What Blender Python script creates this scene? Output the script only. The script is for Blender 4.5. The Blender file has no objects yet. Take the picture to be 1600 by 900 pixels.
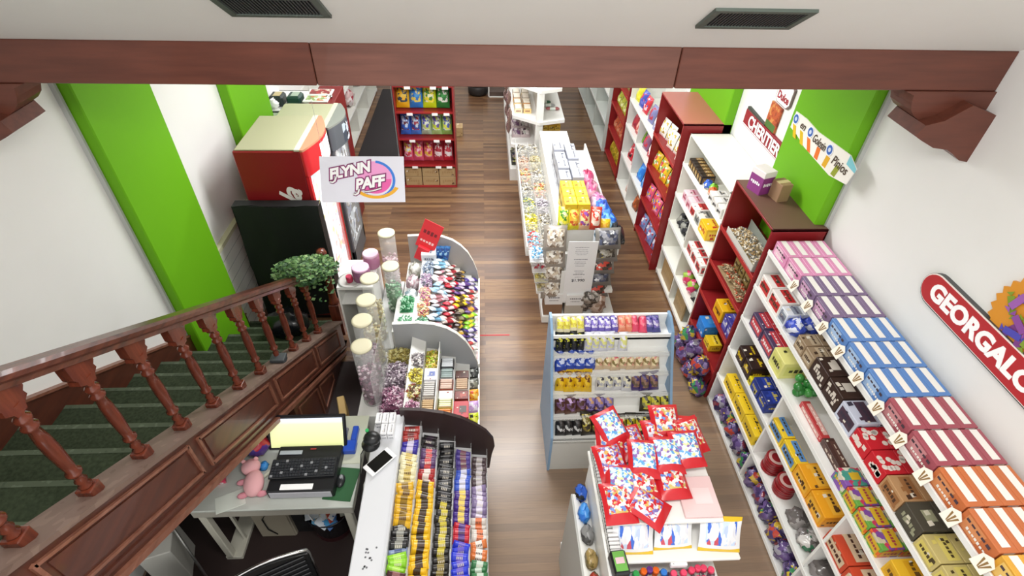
import bpy, math, random
from mathutils import Matrix, Vector
random.seed(7)
S = bpy.context.scene
COL = S.collection
PI = math.pi

# ---------------------------------------------------------------- camera
cam_d = bpy.data.cameras.new('camera'); cam = bpy.data.objects.new('camera', cam_d); COL.objects.link(cam)
cam_d.sensor_width = 36; cam_d.lens = 18.86; cam_d.clip_start = 0.05
R = Matrix(((0.99867115, 0.01059286, -0.05043536), (-0.0451241, 0.65247664, -0.75646418), (0.02489478, 0.7577348, 0.65208759)))
cam.matrix_world = Matrix.Translation((0, 0, 4.15)) @ R.to_4x4()
S.camera = cam
# ---------------------------------------------------------------- light and exposure
S.view_settings.view_transform = 'Standard'; S.view_settings.look = 'None'
S.view_settings.gamma = 1; S.view_settings.exposure = 0.0; S.view_settings.use_curve_mapping = False
w = bpy.data.worlds.new('world'); S.world = w; w.use_nodes = True
w.node_tree.nodes['Background'].inputs[0].default_value = (1, 0.99, 0.97, 1)
w.node_tree.nodes['Background'].inputs[1].default_value = 1.5

def area(name, loc, size, power, color=(1, 1, 1), rot=(0, 0, 0)):
    d = bpy.data.lights.new(name, 'AREA'); d.shape = 'RECTANGLE'; d.size, d.size_y = size
    d.energy = power; d.color = color
    o = bpy.data.objects.new(name, d); COL.objects.link(o); o.location = loc; o.rotation_euler = rot
    return o
# fluorescent lamps on the shop ceiling (above the beam, out of the frame) and an added, unseen fill light over the stair
area('ceiling_lamp', (0.1, 4.6, 3.3), (2.6, 0.5), 122)
area('ceiling_lamp', (0.1, 6.9, 3.3), (2.6, 0.4), 86)
area('ceiling_lamp', (0.1, 9.4, 3.3), (2.6, 0.4), 65)
area('stair_fill', (0.2, 0.6, 4.55), (1.8, 0.8), 118, (1, 0.98, 0.95), (0.2, 0, 0))

# ---------------------------------------------------------------- materials
def lin(h):
    if isinstance(h, str):
        h = h.lstrip('#'); h = [int(h[i:i + 2], 16) / 255 for i in (0, 2, 4)]
    return tuple((c / 12.92 if c <= .04045 else ((c + .055) / 1.055) ** 2.4) for c in h) + (1,)
_m = {}
def mat(hexc, rough=.5, metal=0, spec=.5, coat=0, trans=0, alpha=1):
    k = (hexc, rough, metal, spec, coat, trans, alpha)
    if k in _m: return _m[k]
    m = bpy.data.materials.new('plain_' + hexc.strip('#')); m.use_nodes = True
    b = m.node_tree.nodes['Principled BSDF']
    b.inputs['Base Color'].default_value = lin(hexc); b.inputs['Roughness'].default_value = rough
    b.inputs['Metallic'].default_value = metal; b.inputs['Specular IOR Level'].default_value = spec
    b.inputs['Coat Weight'].default_value = coat; b.inputs['Transmission Weight'].default_value = trans
    b.inputs['Alpha'].default_value = alpha
    _m[k] = m; return m
def nodes(name):
    m = bpy.data.materials.new(name); m.use_nodes = True
    nt = m.node_tree; return m, nt, nt.nodes['Principled BSDF']
def ramp(nt, stops, interp='LINEAR'):
    r = nt.nodes.new('ShaderNodeValToRGB'); cr = r.color_ramp; cr.interpolation = interp
    while len(cr.elements) > 1: cr.elements.remove(cr.elements[-1])
    cr.elements[0].position = stops[0][0]; cr.elements[0].color = lin(stops[0][1])
    for p, c in stops[1:]:
        e = cr.elements.new(p); e.color = lin(c)
    return r
def coords(nt, scale, kind='Object', rot=(0, 0, 0)):
    t = nt.nodes.new('ShaderNodeTexCoord'); mp = nt.nodes.new('ShaderNodeMapping')
    mp.inputs['Scale'].default_value = scale; mp.inputs['Rotation'].default_value = rot
    nt.links.new(t.outputs[kind], mp.inputs['Vector']); return mp.outputs['Vector']
def bump(nt, b, sock, strength, dist=.002):
    n = nt.nodes.new('ShaderNodeBump'); n.inputs['Strength'].default_value = strength; n.inputs['Distance'].default_value = dist
    nt.links.new(sock, n.inputs['Height']); nt.links.new(n.outputs[0], b.inputs['Normal'])
def cells(cols, scale, rough=.35, stretch=(1, 1, 1), spec=.5):
    """many small printed or wrapped patches: voronoi cells, one palette colour each"""
    k = ('cells', tuple(cols), scale, stretch, rough)
    if k in _m: return _m[k]
    m, nt, b = nodes('patchwork')
    v = nt.nodes.new('ShaderNodeTexVoronoi'); v.inputs['Scale'].default_value = scale
    cv = coords(nt, stretch); dn = nt.nodes.new('ShaderNodeTexNoise'); dn.inputs['Scale'].default_value = scale * .9; nt.links.new(cv, dn.inputs['Vector'])
    vm = nt.nodes.new('ShaderNodeVectorMath'); vm.operation = 'MULTIPLY_ADD'; nt.links.new(dn.outputs['Color'], vm.inputs[0]); vm.inputs[1].default_value = (1.6 / scale,) * 3; nt.links.new(cv, vm.inputs[2]); nt.links.new(vm.outputs[0], v.inputs['Vector'])
    s = nt.nodes.new('ShaderNodeSeparateColor'); nt.links.new(v.outputs['Color'], s.inputs[0])
    n = len(cols); r = ramp(nt, [(i / n, c) for i, c in enumerate(cols)], 'CONSTANT')
    nt.links.new(s.outputs[0], r.inputs[0]); nt.links.new(r.outputs[0], b.inputs['Base Color'])
    b.inputs['Roughness'].default_value = rough; b.inputs['Specular IOR Level'].default_value = spec
    bump(nt, b, v.outputs['Distance'], .45, .006)
    _m[k] = m; return m
def prnt(base, c2, c3=None, scale=14, stretch=(1, 1, 1), t=.56, rough=.4):
    """printed packaging: irregular artwork of a second and third ink over the base colour"""
    k = ('prnt', base, c2, c3, scale, stretch, t)
    if k in _m: return _m[k]
    c3 = c3 or c2
    m, nt, b = nodes('print_' + base.strip('#'))
    v = coords(nt, stretch)
    n1 = nt.nodes.new('ShaderNodeTexNoise'); n1.inputs['Scale'].default_value = scale; n1.inputs['Detail'].default_value = 1.5
    nt.links.new(v, n1.inputs['Vector'])
    r = ramp(nt, [(0, c3), (1 - t - .06, base), (t, c2)], 'CONSTANT')
    nt.links.new(n1.outputs[0], r.inputs[0]); nt.links.new(r.outputs[0], b.inputs['Base Color'])
    b.inputs['Roughness'].default_value = rough
    _m[k] = m; return m
def mahogany(dark='#3e1c12', light='#6b3423', scale=(1, 14, 14), rough=.38):
    k = ('wood', dark, light, scale)
    if k in _m: return _m[k]
    m, nt, b = nodes('mahogany')
    n = nt.nodes.new('ShaderNodeTexNoise'); n.inputs['Scale'].default_value = 3; n.inputs['Detail'].default_value = 5
    nt.links.new(coords(nt, scale), n.inputs['Vector'])
    r = ramp(nt, [(.3, dark), (.7, light)]); nt.links.new(n.outputs[0], r.inputs[0]); nt.links.new(r.outputs[0], b.inputs['Base Color'])
    b.inputs['Roughness'].default_value = rough; b.inputs['Coat Weight'].default_value = .15
    _m[k] = m; return m
def plaster(c, name='plaster'):
    m, nt, b = nodes(name)
    n = nt.nodes.new('ShaderNodeTexNoise'); n.inputs['Scale'].default_value = 2.5; n.inputs['Detail'].default_value = 4
    nt.links.new(coords(nt, (1, 1, 1)), n.inputs['Vector'])
    cc = lin(c); mix = nt.nodes.new('ShaderNodeMix'); mix.data_type = 'RGBA'
    mix.inputs[6].default_value = tuple(x * .93 for x in cc[:3]) + (1,); mix.inputs[7].default_value = cc
    nt.links.new(n.outputs[0], mix.inputs[0]); nt.links.new(mix.outputs[2], b.inputs['Base Color'])
    b.inputs['Roughness'].default_value = .6; b.inputs['Specular IOR Level'].default_value = .3
    bump(nt, b, n.outputs[0], .1); return m
M_WALL = plaster('#e9e9e6'); M_GREEN = plaster('#69ad12', 'green_paint'); M_CEIL = plaster('#e6e5e0', 'ceiling_paint')
M_WHITE = mat('#eeeeea', .4); M_RED = mat('#861b1e', .4); M_REDD = mat('#761618', .45)
M_GREY = mat('#9fa09c', .5); M_BLACK = mat('#101113', .4); M_CARD = mat('#a5815a', .8)
M_CHROME = mat('#c8c8c8', .2, 1); M_STEEL = mat('#9a9a98', .35, .8)
M_WOOD = mahogany(); M_WOODX = mahogany('#46231a', '#5a2e20', (9, .6, 9)); M_WOODZ = mahogany('#451e16', '#723624', (10, 10, 1.5), .2)
M_BEAM = mahogany('#53291c', '#663526', (1, 9, 9), .5)
M_CLEAR = mat('#eef0ee', .08, 0, .5, 0, .0, .22)
def floor_or_dark_sheet():
    m, nt, b = nodes('wood_planks')
    v = coords(nt, (1, 1, 1))
    br = nt.nodes.new('ShaderNodeTexBrick'); nt.links.new(v, br.inputs['Vector'])
    br.inputs['Scale'].default_value = 1; br.inputs['Brick Width'].default_value = 1.3; br.inputs['Row Height'].default_value = .06
    br.inputs['Mortar Size'].default_value = .0022; br.offset = .37; br.inputs['Bias'].default_value = 0
    br.inputs['Color1'].default_value = (0, 0, 0, 1); br.inputs['Color2'].default_value = (1, 1, 1, 1); br.inputs['Mortar'].default_value = (.1, .1, .1, 1)
    r = ramp(nt, [(0, '#644833'), (.35, '#77573f'), (.6, '#866548'), (1, '#987652')])
    nt.links.new(br.outputs['Color'], r.inputs[0])
    n = nt.nodes.new('ShaderNodeTexNoise'); n.inputs['Scale'].default_value = 5; n.inputs['Detail'].default_value = 6
    nt.links.new(coords(nt, (1, 18, 1)), n.inputs['Vector'])
    mx = nt.nodes.new('ShaderNodeMix'); mx.data_type = 'RGBA'; mx.blend_type = 'MULTIPLY'; mx.inputs[0].default_value = .6
    r2 = ramp(nt, [(.3, '#a08a80'), (.7, '#ffffff')]); nt.links.new(n.outputs[0], r2.inputs[0])
    nt.links.new(r.outputs[0], mx.inputs[6]); nt.links.new(r2.outputs[0], mx.inputs[7]); # floor glare near the checkout put into the colour, breaking up in patches
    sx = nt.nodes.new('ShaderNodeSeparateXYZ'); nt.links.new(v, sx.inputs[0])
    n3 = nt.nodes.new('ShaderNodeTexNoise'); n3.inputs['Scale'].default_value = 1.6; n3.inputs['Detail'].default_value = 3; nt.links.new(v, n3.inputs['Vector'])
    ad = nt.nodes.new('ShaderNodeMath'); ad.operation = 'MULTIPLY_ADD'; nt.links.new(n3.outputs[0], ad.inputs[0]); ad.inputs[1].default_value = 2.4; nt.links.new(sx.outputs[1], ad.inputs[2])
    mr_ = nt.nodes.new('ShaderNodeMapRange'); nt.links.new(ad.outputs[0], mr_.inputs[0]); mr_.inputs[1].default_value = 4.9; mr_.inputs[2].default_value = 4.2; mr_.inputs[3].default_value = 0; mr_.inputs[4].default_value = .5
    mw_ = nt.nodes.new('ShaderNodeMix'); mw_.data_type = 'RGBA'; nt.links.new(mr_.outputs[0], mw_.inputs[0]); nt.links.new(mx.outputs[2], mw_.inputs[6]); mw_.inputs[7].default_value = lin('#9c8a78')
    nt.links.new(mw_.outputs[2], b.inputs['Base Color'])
    b.inputs['Roughness'].default_value = .36; b.inputs['Coat Weight'].default_value = .35; b.inputs['Coat Roughness'].default_value = .22; bump(nt, b, n.outputs[0], .08, .001)
    return m
def carpet_mat():
    m, nt, b = nodes('green_carpet')
    n = nt.nodes.new('ShaderNodeTexNoise'); n.inputs['Scale'].default_value = 60; n.inputs['Detail'].default_value = 4
    nt.links.new(coords(nt, (1, 1, 1)), n.inputs['Vector'])
    r = ramp(nt, [(.3, '#2d3527'), (.7, '#3d4634')]); nt.links.new(n.outputs[0], r.inputs[0]); nt.links.new(r.outputs[0], b.inputs['Base Color'])
    b.inputs['Roughness'].default_value = .95; b.inputs['Specular IOR Level'].default_value = .1; bump(nt, b, n.outputs[0], .5, .004); return m

# ---------------------------------------------------------------- mesh builder
class MB:
    def __init__(s, M=None): s.v = []; s.f = []; s.mi = []; s.ms = []; s.sm = []; s.M = M or Matrix()
    def _m(s, m):
        if m not in s.ms: s.ms.append(m)
        return s.ms.index(m)
    def add(s, vs, fs, m, smooth=False):
        o = len(s.v); s.v += [s.M @ Vector(p) for p in vs]; i = s._m(m)
        for f in fs: s.f.append([o + k for k in f]); s.mi.append(i); s.sm.append(smooth)
        return s
    def box(s, x0, x1, y0, y1, z0, z1, m, b=0):
        if b > 0:
            b = min(b, abs(x1 - x0) / 2.2, abs(y1 - y0) / 2.2, abs(z1 - z0) / 2.2)
            cx, cy, cz = (x0 + x1) / 2, (y0 + y1) / 2, (z0 + z1) / 2; hx, hy, hz = (x1 - x0) / 2, (y1 - y0) / 2, (z1 - z0) / 2
            vs = []; idx = {}
            for sx in (-1, 1):
                for sy in (-1, 1):
                    for sz in (-1, 1):
                        for a in range(3):
                            h = [hx, hy, hz]; d = [h[0] - b, h[1] - b, h[2] - b]; d[a] = h[a]
                            idx[(sx, sy, sz, a)] = len(vs); vs.append((cx + sx * d[0], cy + sy * d[1], cz + sz * d[2]))
            fs = []
            for a in range(3):
                u, w_ = (a + 1) % 3, (a + 2) % 3
                for sg in (-1, 1):
                    q = []
                    for (p, r_) in ((-1, -1), (1, -1), (1, 1), (-1, 1)):
                        k = [0, 0, 0]; k[a] = sg; k[u] = p; k[w_] = r_; q.append(idx[(*k, a)])
                    fs.append(q if sg > 0 else q[::-1])
                for p in (-1, 1):
                    for r_ in (-1, 1):
                        k0 = [0, 0, 0]; k1 = [0, 0, 0]; k0[a] = -1; k1[a] = 1; k0[u] = k1[u] = p; k0[w_] = k1[w_] = r_
                        q = [idx[(*k0, u)], idx[(*k1, u)], idx[(*k1, w_)], idx[(*k0, w_)]]
                        fs.append(q if p * r_ < 0 else q[::-1])
            for sx in (-1, 1):
                for sy in (-1, 1):
                    for sz in (-1, 1):
                        q = [idx[(sx, sy, sz, a)] for a in range(3)]; fs.append(q if sx * sy * sz > 0 else q[::-1])
            return s.add(vs, fs, m)
        vs = [(x, y, z) for x in (x0, x1) for y in (y0, y1) for z in (z0, z1)]
        return s.add(vs, [(0, 1, 3, 2), (4, 6, 7, 5), (0, 4, 5, 1), (2, 3, 7, 6), (0, 2, 6, 4), (1, 5, 7, 3)], m)
    def quad(s, a, b, c, d, m): return s.add([a, b, c, d], [(0, 1, 2, 3)], m)
    def prism(s, pts, axis, d0, d1, m, smooth=False):
        """pts: 2-D outline; axis 'y': pts=(x,z); 'x': pts=(y,z); 'z': pts=(x,y)"""
        def P(p, d): return {'y': (p[0], d, p[1]), 'x': (d, p[0], p[1]), 'z': (p[0], p[1], d)}[axis]
        n = len(pts); vs = [P(p, d0) for p in pts] + [P(p, d1) for p in pts]
        s.add(vs, [tuple(range(n))[::-1], tuple(range(n, 2 * n))], m)
        return s.add(vs, [(i, (i + 1) % n, n + (i + 1) % n, n + i) for i in range(n)], m, smooth)
    def lathe(s, prof, m, n=14, c=(0, 0, 0), smooth=True):
        vs = [(c[0] + r * math.cos(2 * PI * k / n), c[1] + r * math.sin(2 * PI * k / n), c[2] + z) for r, z in prof for k in range(n)]
        fs = [(i * n + k, i * n + (k + 1) % n, (i + 1) * n + (k + 1) % n, (i + 1) * n + k) for i in range(len(prof) - 1) for k in range(n)]
        fs2 = [tuple(range(n))[::-1], tuple(range((len(prof) - 1) * n, len(prof) * n))]
        s.add(vs, fs, m, smooth); o = len(s.v) - len(vs)
        i = s._m(m)
        for f in fs2: s.f.append([o + k for k in f]); s.mi.append(i); s.sm.append(False)
        return s
    def tube(s, pts, r, m, n=8, smooth=True):
        pts = [Vector(p) for p in pts]; rs = r if isinstance(r, (list, tuple)) else [r] * len(pts)
        vs = []; up = Vector((0, 0, 1))
        for i, p in enumerate(pts):
            t = (pts[min(i + 1, len(pts) - 1)] - pts[max(i - 1, 0)]).normalized()
            a = t.cross(up if abs(t.z) < .95 else Vector((1, 0, 0))).normalized(); b = t.cross(a)
            vs += [p + rs[i] * (a * math.cos(2 * PI * k / n) + b * math.sin(2 * PI * k / n)) for k in range(n)]
        fs = [(i * n + k, (i + 1) * n + k, (i + 1) * n + (k + 1) % n, i * n + (k + 1) % n) for i in range(len(pts) - 1) for k in range(n)]
        L = len(pts)
        s.add(vs, fs + [tuple(range(n)), tuple(range((L - 1) * n, L * n))[::-1]], m, smooth); return s
    def blob(s, c, r, m, n=8, k=5, jit=0, rnd=random):
        vs = [(c[0], c[1], c[2] - r[2])]
        for i in range(1, k):
            ph = PI * i / k
            for j in range(n):
                q = 1 + jit * (rnd.random() - .5); th = 2 * PI * j / n
                vs.append((c[0] + r[0] * q * math.sin(ph) * math.cos(th), c[1] + r[1] * q * math.sin(ph) * math.sin(th), c[2] - r[2] * q * math.cos(ph)))
        vs.append((c[0], c[1], c[2] + r[2])); T = len(vs) - 1
        fs = [(0, 1 + (j + 1) % n, 1 + j) for j in range(n)]
        for i in range(k - 2):
            for j in range(n): a = 1 + i * n; fs.append((a + j, a + (j + 1) % n, a + n + (j + 1) % n, a + n + j))
        a = 1 + (k - 2) * n; fs += [(a + j, a + (j + 1) % n, T) for j in range(n)]
        return s.add(vs, fs, m, True)
    def mesh(s, name):
        me = bpy.data.meshes.new(name); me.from_pydata(s.v, [], s.f)
        for m in s.ms: me.materials.append(m)
        me.polygons.foreach_set('material_index', s.mi); me.polygons.foreach_set('use_smooth', s.sm); me.update()
        return me
    def obj(s, name, parent=None, loc=None, rot=None, label=None):
        o = bpy.data.objects.new(name, s.mesh(name)); COL.objects.link(o)
        if parent: o.parent = parent
        if loc is not None: o.location = loc
        if rot is not None: o.rotation_euler = rot
        if label: o['label'] = label
        return o
def tag(o, label, cat, group=None, kind=None):
    o['label'] = label; o['category'] = cat
    if group: o['group'] = group
    if kind: o['kind'] = kind
    return o
def root(name, loc, label, cat, group=None, rz=0):
    o = bpy.data.objects.new(name, None); COL.objects.link(o); o.empty_display_size = .05
    o.location = loc; o.rotation_euler = (0, 0, rz); return tag(o, label, cat, group)
def struct(name, mb):
    o = mb.obj(name); o['kind'] = 'structure'; o['label'] = name.replace('_', ' '); return o
def inst(me, name, loc, label, cat, group=None, rot=(0, 0, 0), scale=None, kind=None):
    o = bpy.data.objects.new(name, me); COL.objects.link(o); o.location = loc; o.rotation_euler = rot
    if scale: o.scale = scale if isinstance(scale, tuple) else (scale,) * 3
    return tag(o, label, cat, group, kind)
def copy_tree(o, parent=None):
    c = o.copy(); COL.objects.link(c)
    if parent: c.parent = parent
    for ch in [x for x in o.children]: copy_tree(ch, c)
    return c
ORD = ['first', 'second', 'third', 'fourth', 'fifth', 'sixth', 'seventh', 'eighth', 'ninth', 'tenth', 'eleventh', 'twelfth', 'thirteenth', 'fourteenth', 'fifteenth', 'sixteenth', 'seventeenth', 'eighteenth', 'nineteenth', 'twentieth', 'twenty-first', 'twenty-second', 'twenty-third', 'twenty-fourth', 'twenty-fifth', 'twenty-sixth', 'twenty-seventh', 'twenty-eighth']
_txt = {}
def text(s, size, m, origin, right, up, name='lettering', parent=None, offset=0, extrude=.002, shear=0, align='CENTER', spacing=1, lift=0, label=None, xs=1):
    cu = bpy.data.curves.new(name, 'FONT'); cu.body = s; cu.size = size; cu.offset = offset; cu.extrude = extrude
    cu.shear = shear; cu.align_x = align; cu.align_y = 'CENTER'; cu.space_character = spacing; cu.resolution_u = 4
    tmp = bpy.data.objects.new(name, cu); COL.objects.link(tmp); bpy.context.view_layer.update()
    me = bpy.data.meshes.new_from_object(tmp.evaluated_get(bpy.context.evaluated_depsgraph_get()))
    bpy.data.objects.remove(tmp); me.materials.clear(); me.materials.append(m); me.name = name
    o = bpy.data.objects.new(name, me); COL.objects.link(o)
    r = Vector(right).normalized(); u = Vector(up).normalized(); n = r.cross(u)
    mw = Matrix((r, u, n)).transposed().to_4x4(); mw.translation = Vector(origin) + n * lift
    if parent: o.parent = parent; bpy.context.view_layer.update(); o.matrix_basis = parent.matrix_world.inverted() @ mw @ Matrix.Diagonal((xs, 1, 1, 1))
    else: o.matrix_world = mw @ Matrix.Diagonal((xs, 1, 1, 1))
    if label: o['label'] = label
    return o
# ================================================================ the room
XL, XR = -2.48, 2.55
fm = floor_or_dark_sheet(); f = MB(); f.box(-3.2, 3.2, -2, 12, -.1, 0, fm); struct('floor', f)
w1 = MB(); w1.box(XL - .15, XL, -2, 12, 0, 6, M_WALL); struct('wall_left', w1)
w1 = MB(); w1.box(XR, XR + .15, -2, 12, 0, 6, M_WALL); struct('wall_right', w1)
w1 = MB(); w1.box(-3, 3, 12, 12.15, 0, 4, M_WALL); struct('wall_back', w1)
w1 = MB(); w1.box(-3, 3, 2.66, 12, 3.42, 3.5, M_CEIL); struct('ceiling', w1)
# sloping ceiling that comes down over the stair to the beam
sl = .62; w1 = MB()
w1.prism([(2.62, 3.36), (-2, 3.36 + 4.62 * sl), (-2, 3.48 + 4.62 * sl), (2.62, 3.48)], 'x', -2.6, 2.7, M_CEIL)
w1.M = Matrix(); struct('ceiling_slope', w1)
def pil(name, x0, x1, y0, y1):
    m = MB(); m.box(x0, x1, y0, y1, 0, 3.42, M_GREEN, .008); struct(name, m)
pil('wall_left_pilaster', XL, XL + .1, 3.22, 3.98); pil('wall_left_pilaster', XL, XL + .1, 5.13, 6.03)
pil('wall_right_pilaster', XR - .1, XR, 3.22, 4.02); pil('wall_right_pilaster', XR - .1, XR, 5.13, 6.23)
tm = mat('#b9bcb8', .6)
m = MB(); m.box(XL, XL + .03, 3.195, 3.215, 0, 3.36, tm); struct('trim_1', m)
m = MB(); m.box(XR - .03, XR, 3.195, 3.215, 0, 3.36, tm); struct('trim_2', m)
m = MB(); m.box(XR - .012, XR, -1.5, 3.19, 1.79, 1.83, tm); struct('trim_3', m)
# beam, three boards end to end
b = root('ceiling_beam', (0, 2.6, 3.2), 'long dark brown wooden beam across the opening below the white ceiling', 'beam')
for x0, x1, mm in ((-2.48, -.772, M_BEAM), (-.768, .918, mahogany('#5b3428', '#704436', (1, 9, 9), .5)), (.922, 2.55, M_BEAM)):  # middle board lighter and pinker: light on the beam put into its colour
    MB().box(x0, x1, -.05, .06, .01, .2, mm, .004).obj('board', b)
# corbels
cp = [(2.04, 3.215), (2.09, 3.195), (2.10, 3.15), (2.12, 3.11), (2.155, 3.08), (2.22, 3.055), (2.22, 3.0), (2.30, 3.0)]
def corbel(s, label):
    r_ = root('wooden_corbel', (s * 2.5, 2.6, 2.9), label, 'corbel')
    def P(pts): return [(s * x - s * 2.5, z - 2.9) for x, z in pts]
    xe = 2.55 if s > 0 else 2.48
    up = [(2.08, 3.21), (2.13, 3.19), (2.14, 3.15), (2.155, 3.115), (2.185, 3.085), (2.23, 3.06), (2.25, 3.03), (xe, 3.03), (xe, 3.21)]
    MB().prism(P(up), 'y', -.06, .12, M_BEAM).obj('scroll', r_)
    lo = [(2.215, 3.065), (2.19, 3.01), (2.235, 2.985), (2.32, 2.945), (2.4, 2.935), (2.44, 2.915), (2.5, 2.875), (xe, 2.865), (xe, 3.12), (2.4, 3.17), (2.3, 3.09)]
    MB().prism(P(lo), 'y', -.13, .12, M_BEAM).obj('foot_block', r_)
corbel(1, 'carved dark wooden corbel under the beam on the right wall')
corbel(-1, 'carved dark wooden corbel under the beam on the left wall')
# air vents in the sloping ceiling
def vent(x0, x1, y0, y1, label):
    import math as _m_
    a = -math.atan(sl); yc = (y0 + y1) / 2; zc = 3.36 + (2.62 - yc) * sl
    r_ = root('air_vent', ((x0 + x1) / 2, yc, zc), label, 'vent', 'air vents in the sloping ceiling')
    r_.rotation_euler = (a, 0, 0)
    hw = (x1 - x0) / 2; hl = (y1 - y0) / 2 / math.cos(a); fr = mat('#4c554e', .5)
    g = MB()
    for q in ((-hw, hw, -hl, -hl + .022), (-hw, hw, hl - .022, hl), (-hw, -hw + .025, -hl + .02, hl - .02), (hw - .025, hw, -hl + .02, hl - .02)): g.box(*q, -.012, 0.004, fr)
    g.obj('frame', r_)
    MB().box(-hw + .02, hw - .02, -hl + .02, hl - .02, -.002, .004, mat('#18191a', .7)).obj('duct', r_)
    g = MB(); n = 26
    for i in range(n):
        x = -hw + .03 + (2 * hw - .06) * i / (n - 1); g.box(x - .0025, x + .0025, -hl + .022, hl - .022, -.009, -.002, mat('#3b3d3e', .5))
    g.obj('louvre', r_)
vent(-.94, -.57, 2.08, 2.25, 'dark slatted air vent in the ceiling above the left half of the beam')
vent(.86, 1.25, 2.13, 2.3, 'dark slatted air vent in the ceiling above the right half of the beam')

# ================================================================ signs
r_ = root('hanging_sign', (-.85, 3.4, 2.2415), 'white hanging sign reading FLYNN PAFF in front of the red drinks fridge', 'sign')
r_.rotation_euler = (-math.atan2(.5, .87), 0, 0)
MB().box(-.291, .291, -.004, .004, -.158, .158, mat('#e9e9f4', .5)).obj('panel', r_)
def disc(mb, cx, cz, rx, rz, y, m, n=40, a0=0, a1=2 * PI, rin=0, rot=0, th=.0015):
    vs = []
    for i in range(n + 1):
        a = a0 + (a1 - a0) * i / n
        for k in (1, rin):
            X, Z = rx * k * math.cos(a), rz * k * math.sin(a)
            vs.append((cx + X * math.cos(rot) - Z * math.sin(rot), y, cz + X * math.sin(rot) + Z * math.cos(rot)))
    mb.add(vs, [(2 * i, 2 * i + 1, 2 * i + 3, 2 * i + 2) for i in range(n)], m)
g = MB()
disc(g, .085, .012, .12, .112, -.0046, mat('#f6a3d8', .5), rot=-.2)
disc(g, .085, -.0, .115, .095, -.0050, mat('#ef5fae', .5), a0=PI * 1.05, a1=PI * 2.05, rot=-.1)
disc(g, .085, .0, .143, .13, -.0054, mat('#2f7fe0', .5), a0=-PI * .62, a1=PI * .52, rin=.87, rot=-.15)
disc(g, .09, -.005, .175, .128, -.0058, mat('#f2b21c', .5), a0=-PI * .80, a1=-PI * .14, rin=.84)
g.obj('swirl', r_)
bpy.context.view_layer.update()
mw = r_.matrix_world; U = (mw.to_3x3() @ Vector((0, 0, 1))).normalized()
def sg(s, x, z, size, m, off, lift, a=.12):
    rr = Vector((math.cos(a), 0, 0)) + U * math.sin(a); uu = U * math.cos(a) - Vector((math.sin(a), 0, 0))
    text(s, size, m, mw @ Vector((x, 0, z)), rr, uu, 'lettering', r_, off, .0006, .25, 'CENTER', .95, lift)
mp = mat('#8a2f6d', .5); mwh = mat('#ffffff', .5)
sg('FLYNN', -.09, .058, .096, mp, .0125, .007, .2); sg('FLYNN', -.09, .058, .096, mwh, .0045, .0085, .2)
sg('PAFF', .045, -.025, .1, mp, .0125, .009, .16); sg('PAFF', .045, -.025, .1, mwh, .0045, .0105, .16)
for (cx_, cz_) in ((-.2, .02), (-.045, -.065)):
    for w_, m_, yy in ((.0125, mp, -.0085), (.007, mwh, -.021)):
        MB().tube([(cx_ + .022, yy, cz_ + .0), (cx_ + .012, yy, cz_ - .03), (cx_ - .005, yy, cz_ - .04), (cx_ - .02, yy, cz_ - .036)], w_, m_, 6).obj('hook_stroke', r_)
for w_, m_, yy in ((.010, mp, -.0085), (.005, mwh, -.018)): MB().tube([(.01, yy, -.085), (.07, yy, -.078), (.13, yy, -.06)], w_, m_, 6).obj('underline', r_)
for x in (-.26, .26): MB().tube([(x, 0, .155), (x, -.522, 1.064)], .0012, mat('#c9c9c9', .5), 4).obj('wire', r_)

# GEORGALOS plate on the right wall
y0, y1, zc, hh = 2.26, 1.30, 2.235, .095
def capsule(r, y0, y1, zc, n=12):
    p = []
    for i in range(n + 1): a = PI / 2 + PI * i / n; p.append((y1 + r + r * math.cos(a), zc + r * math.sin(a)))
    for i in range(n + 1): a = -PI / 2 + PI * i / n; p.append((y0 - r + r * math.cos(a), zc + r * math.sin(a)))
    return p
r_ = root('plate_sign', (XR, 1.8, 2.24), 'red rounded wall sign with white letters GEORGALOS', 'sign')
def loc(p): return [(a - 1.8, b_ - 2.24) for a, b_ in p]
MB().prism(loc(capsule(.098, y0, y1, zc)), 'x', -.03, 0, mat('#4a4a4a', .5)).obj('backing', r_)
MB().prism(loc(capsule(.093, y0 - .005, y1 + .005, zc + .004)), 'x', -.034, -.028, mat('#f2efe8', .5)).obj('border', r_)
MB().prism(loc(capsule(.086, y0 - .012, y1 + .012, zc + .004)), 'x', -.038, -.03, mat('#b3262b', .4)).obj('face', r_)
text('GEORGALOS', .135, mwh, (XR - .038, (y0 + y1) / 2 , zc + .004), (0, -1, 0), (0, 0, 1), 'lettering', r_, .006, .002, 0, 'CENTER', 1.0, .001, xs=1.0)
g = MB(); pts = []; n = 26
for i in range(2 * n):
    r0 = .2 if i % 2 else .222; a = PI * i / n; pts.append((r0 * math.cos(a), r0 * math.sin(a)))
r_ = root('plate_sign', (XR, 1.665, 2.455), 'round orange sunburst picture of candies behind the red GEORGALOS sign', 'sign')
MB().prism(pts, 'x', -.018, 0, mat('#d9912a', .5)).obj('disc', r_)
g = MB(); rnd = random.Random(3)
for i in range(16):
    a = rnd.random() * 6.28; q = .135 * math.sqrt(rnd.random()); g.M = Matrix.Translation((-.02 - i * .0012, q * math.cos(a), q * math.sin(a))) @ Matrix.Rotation(rnd.random() * 3.1, 4, 'X')
    mm = mat(['#8a4a9a', '#9d5fae', '#7f9a2e', '#b48a4a', '#7d3f86', '#4d49b0'][i % 6], .5)
    g.box(0, .001, -.045, .045, -.018, .018, mm); g.prism([(-.045, 0), (-.065, .02), (-.065, -.02)], 'x', 0, .001, mm); g.prism([(.045, 0), (.065, .02), (.065, -.02)], 'x', 0, .001, mm)
g.obj('candy_picture', r_)
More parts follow.
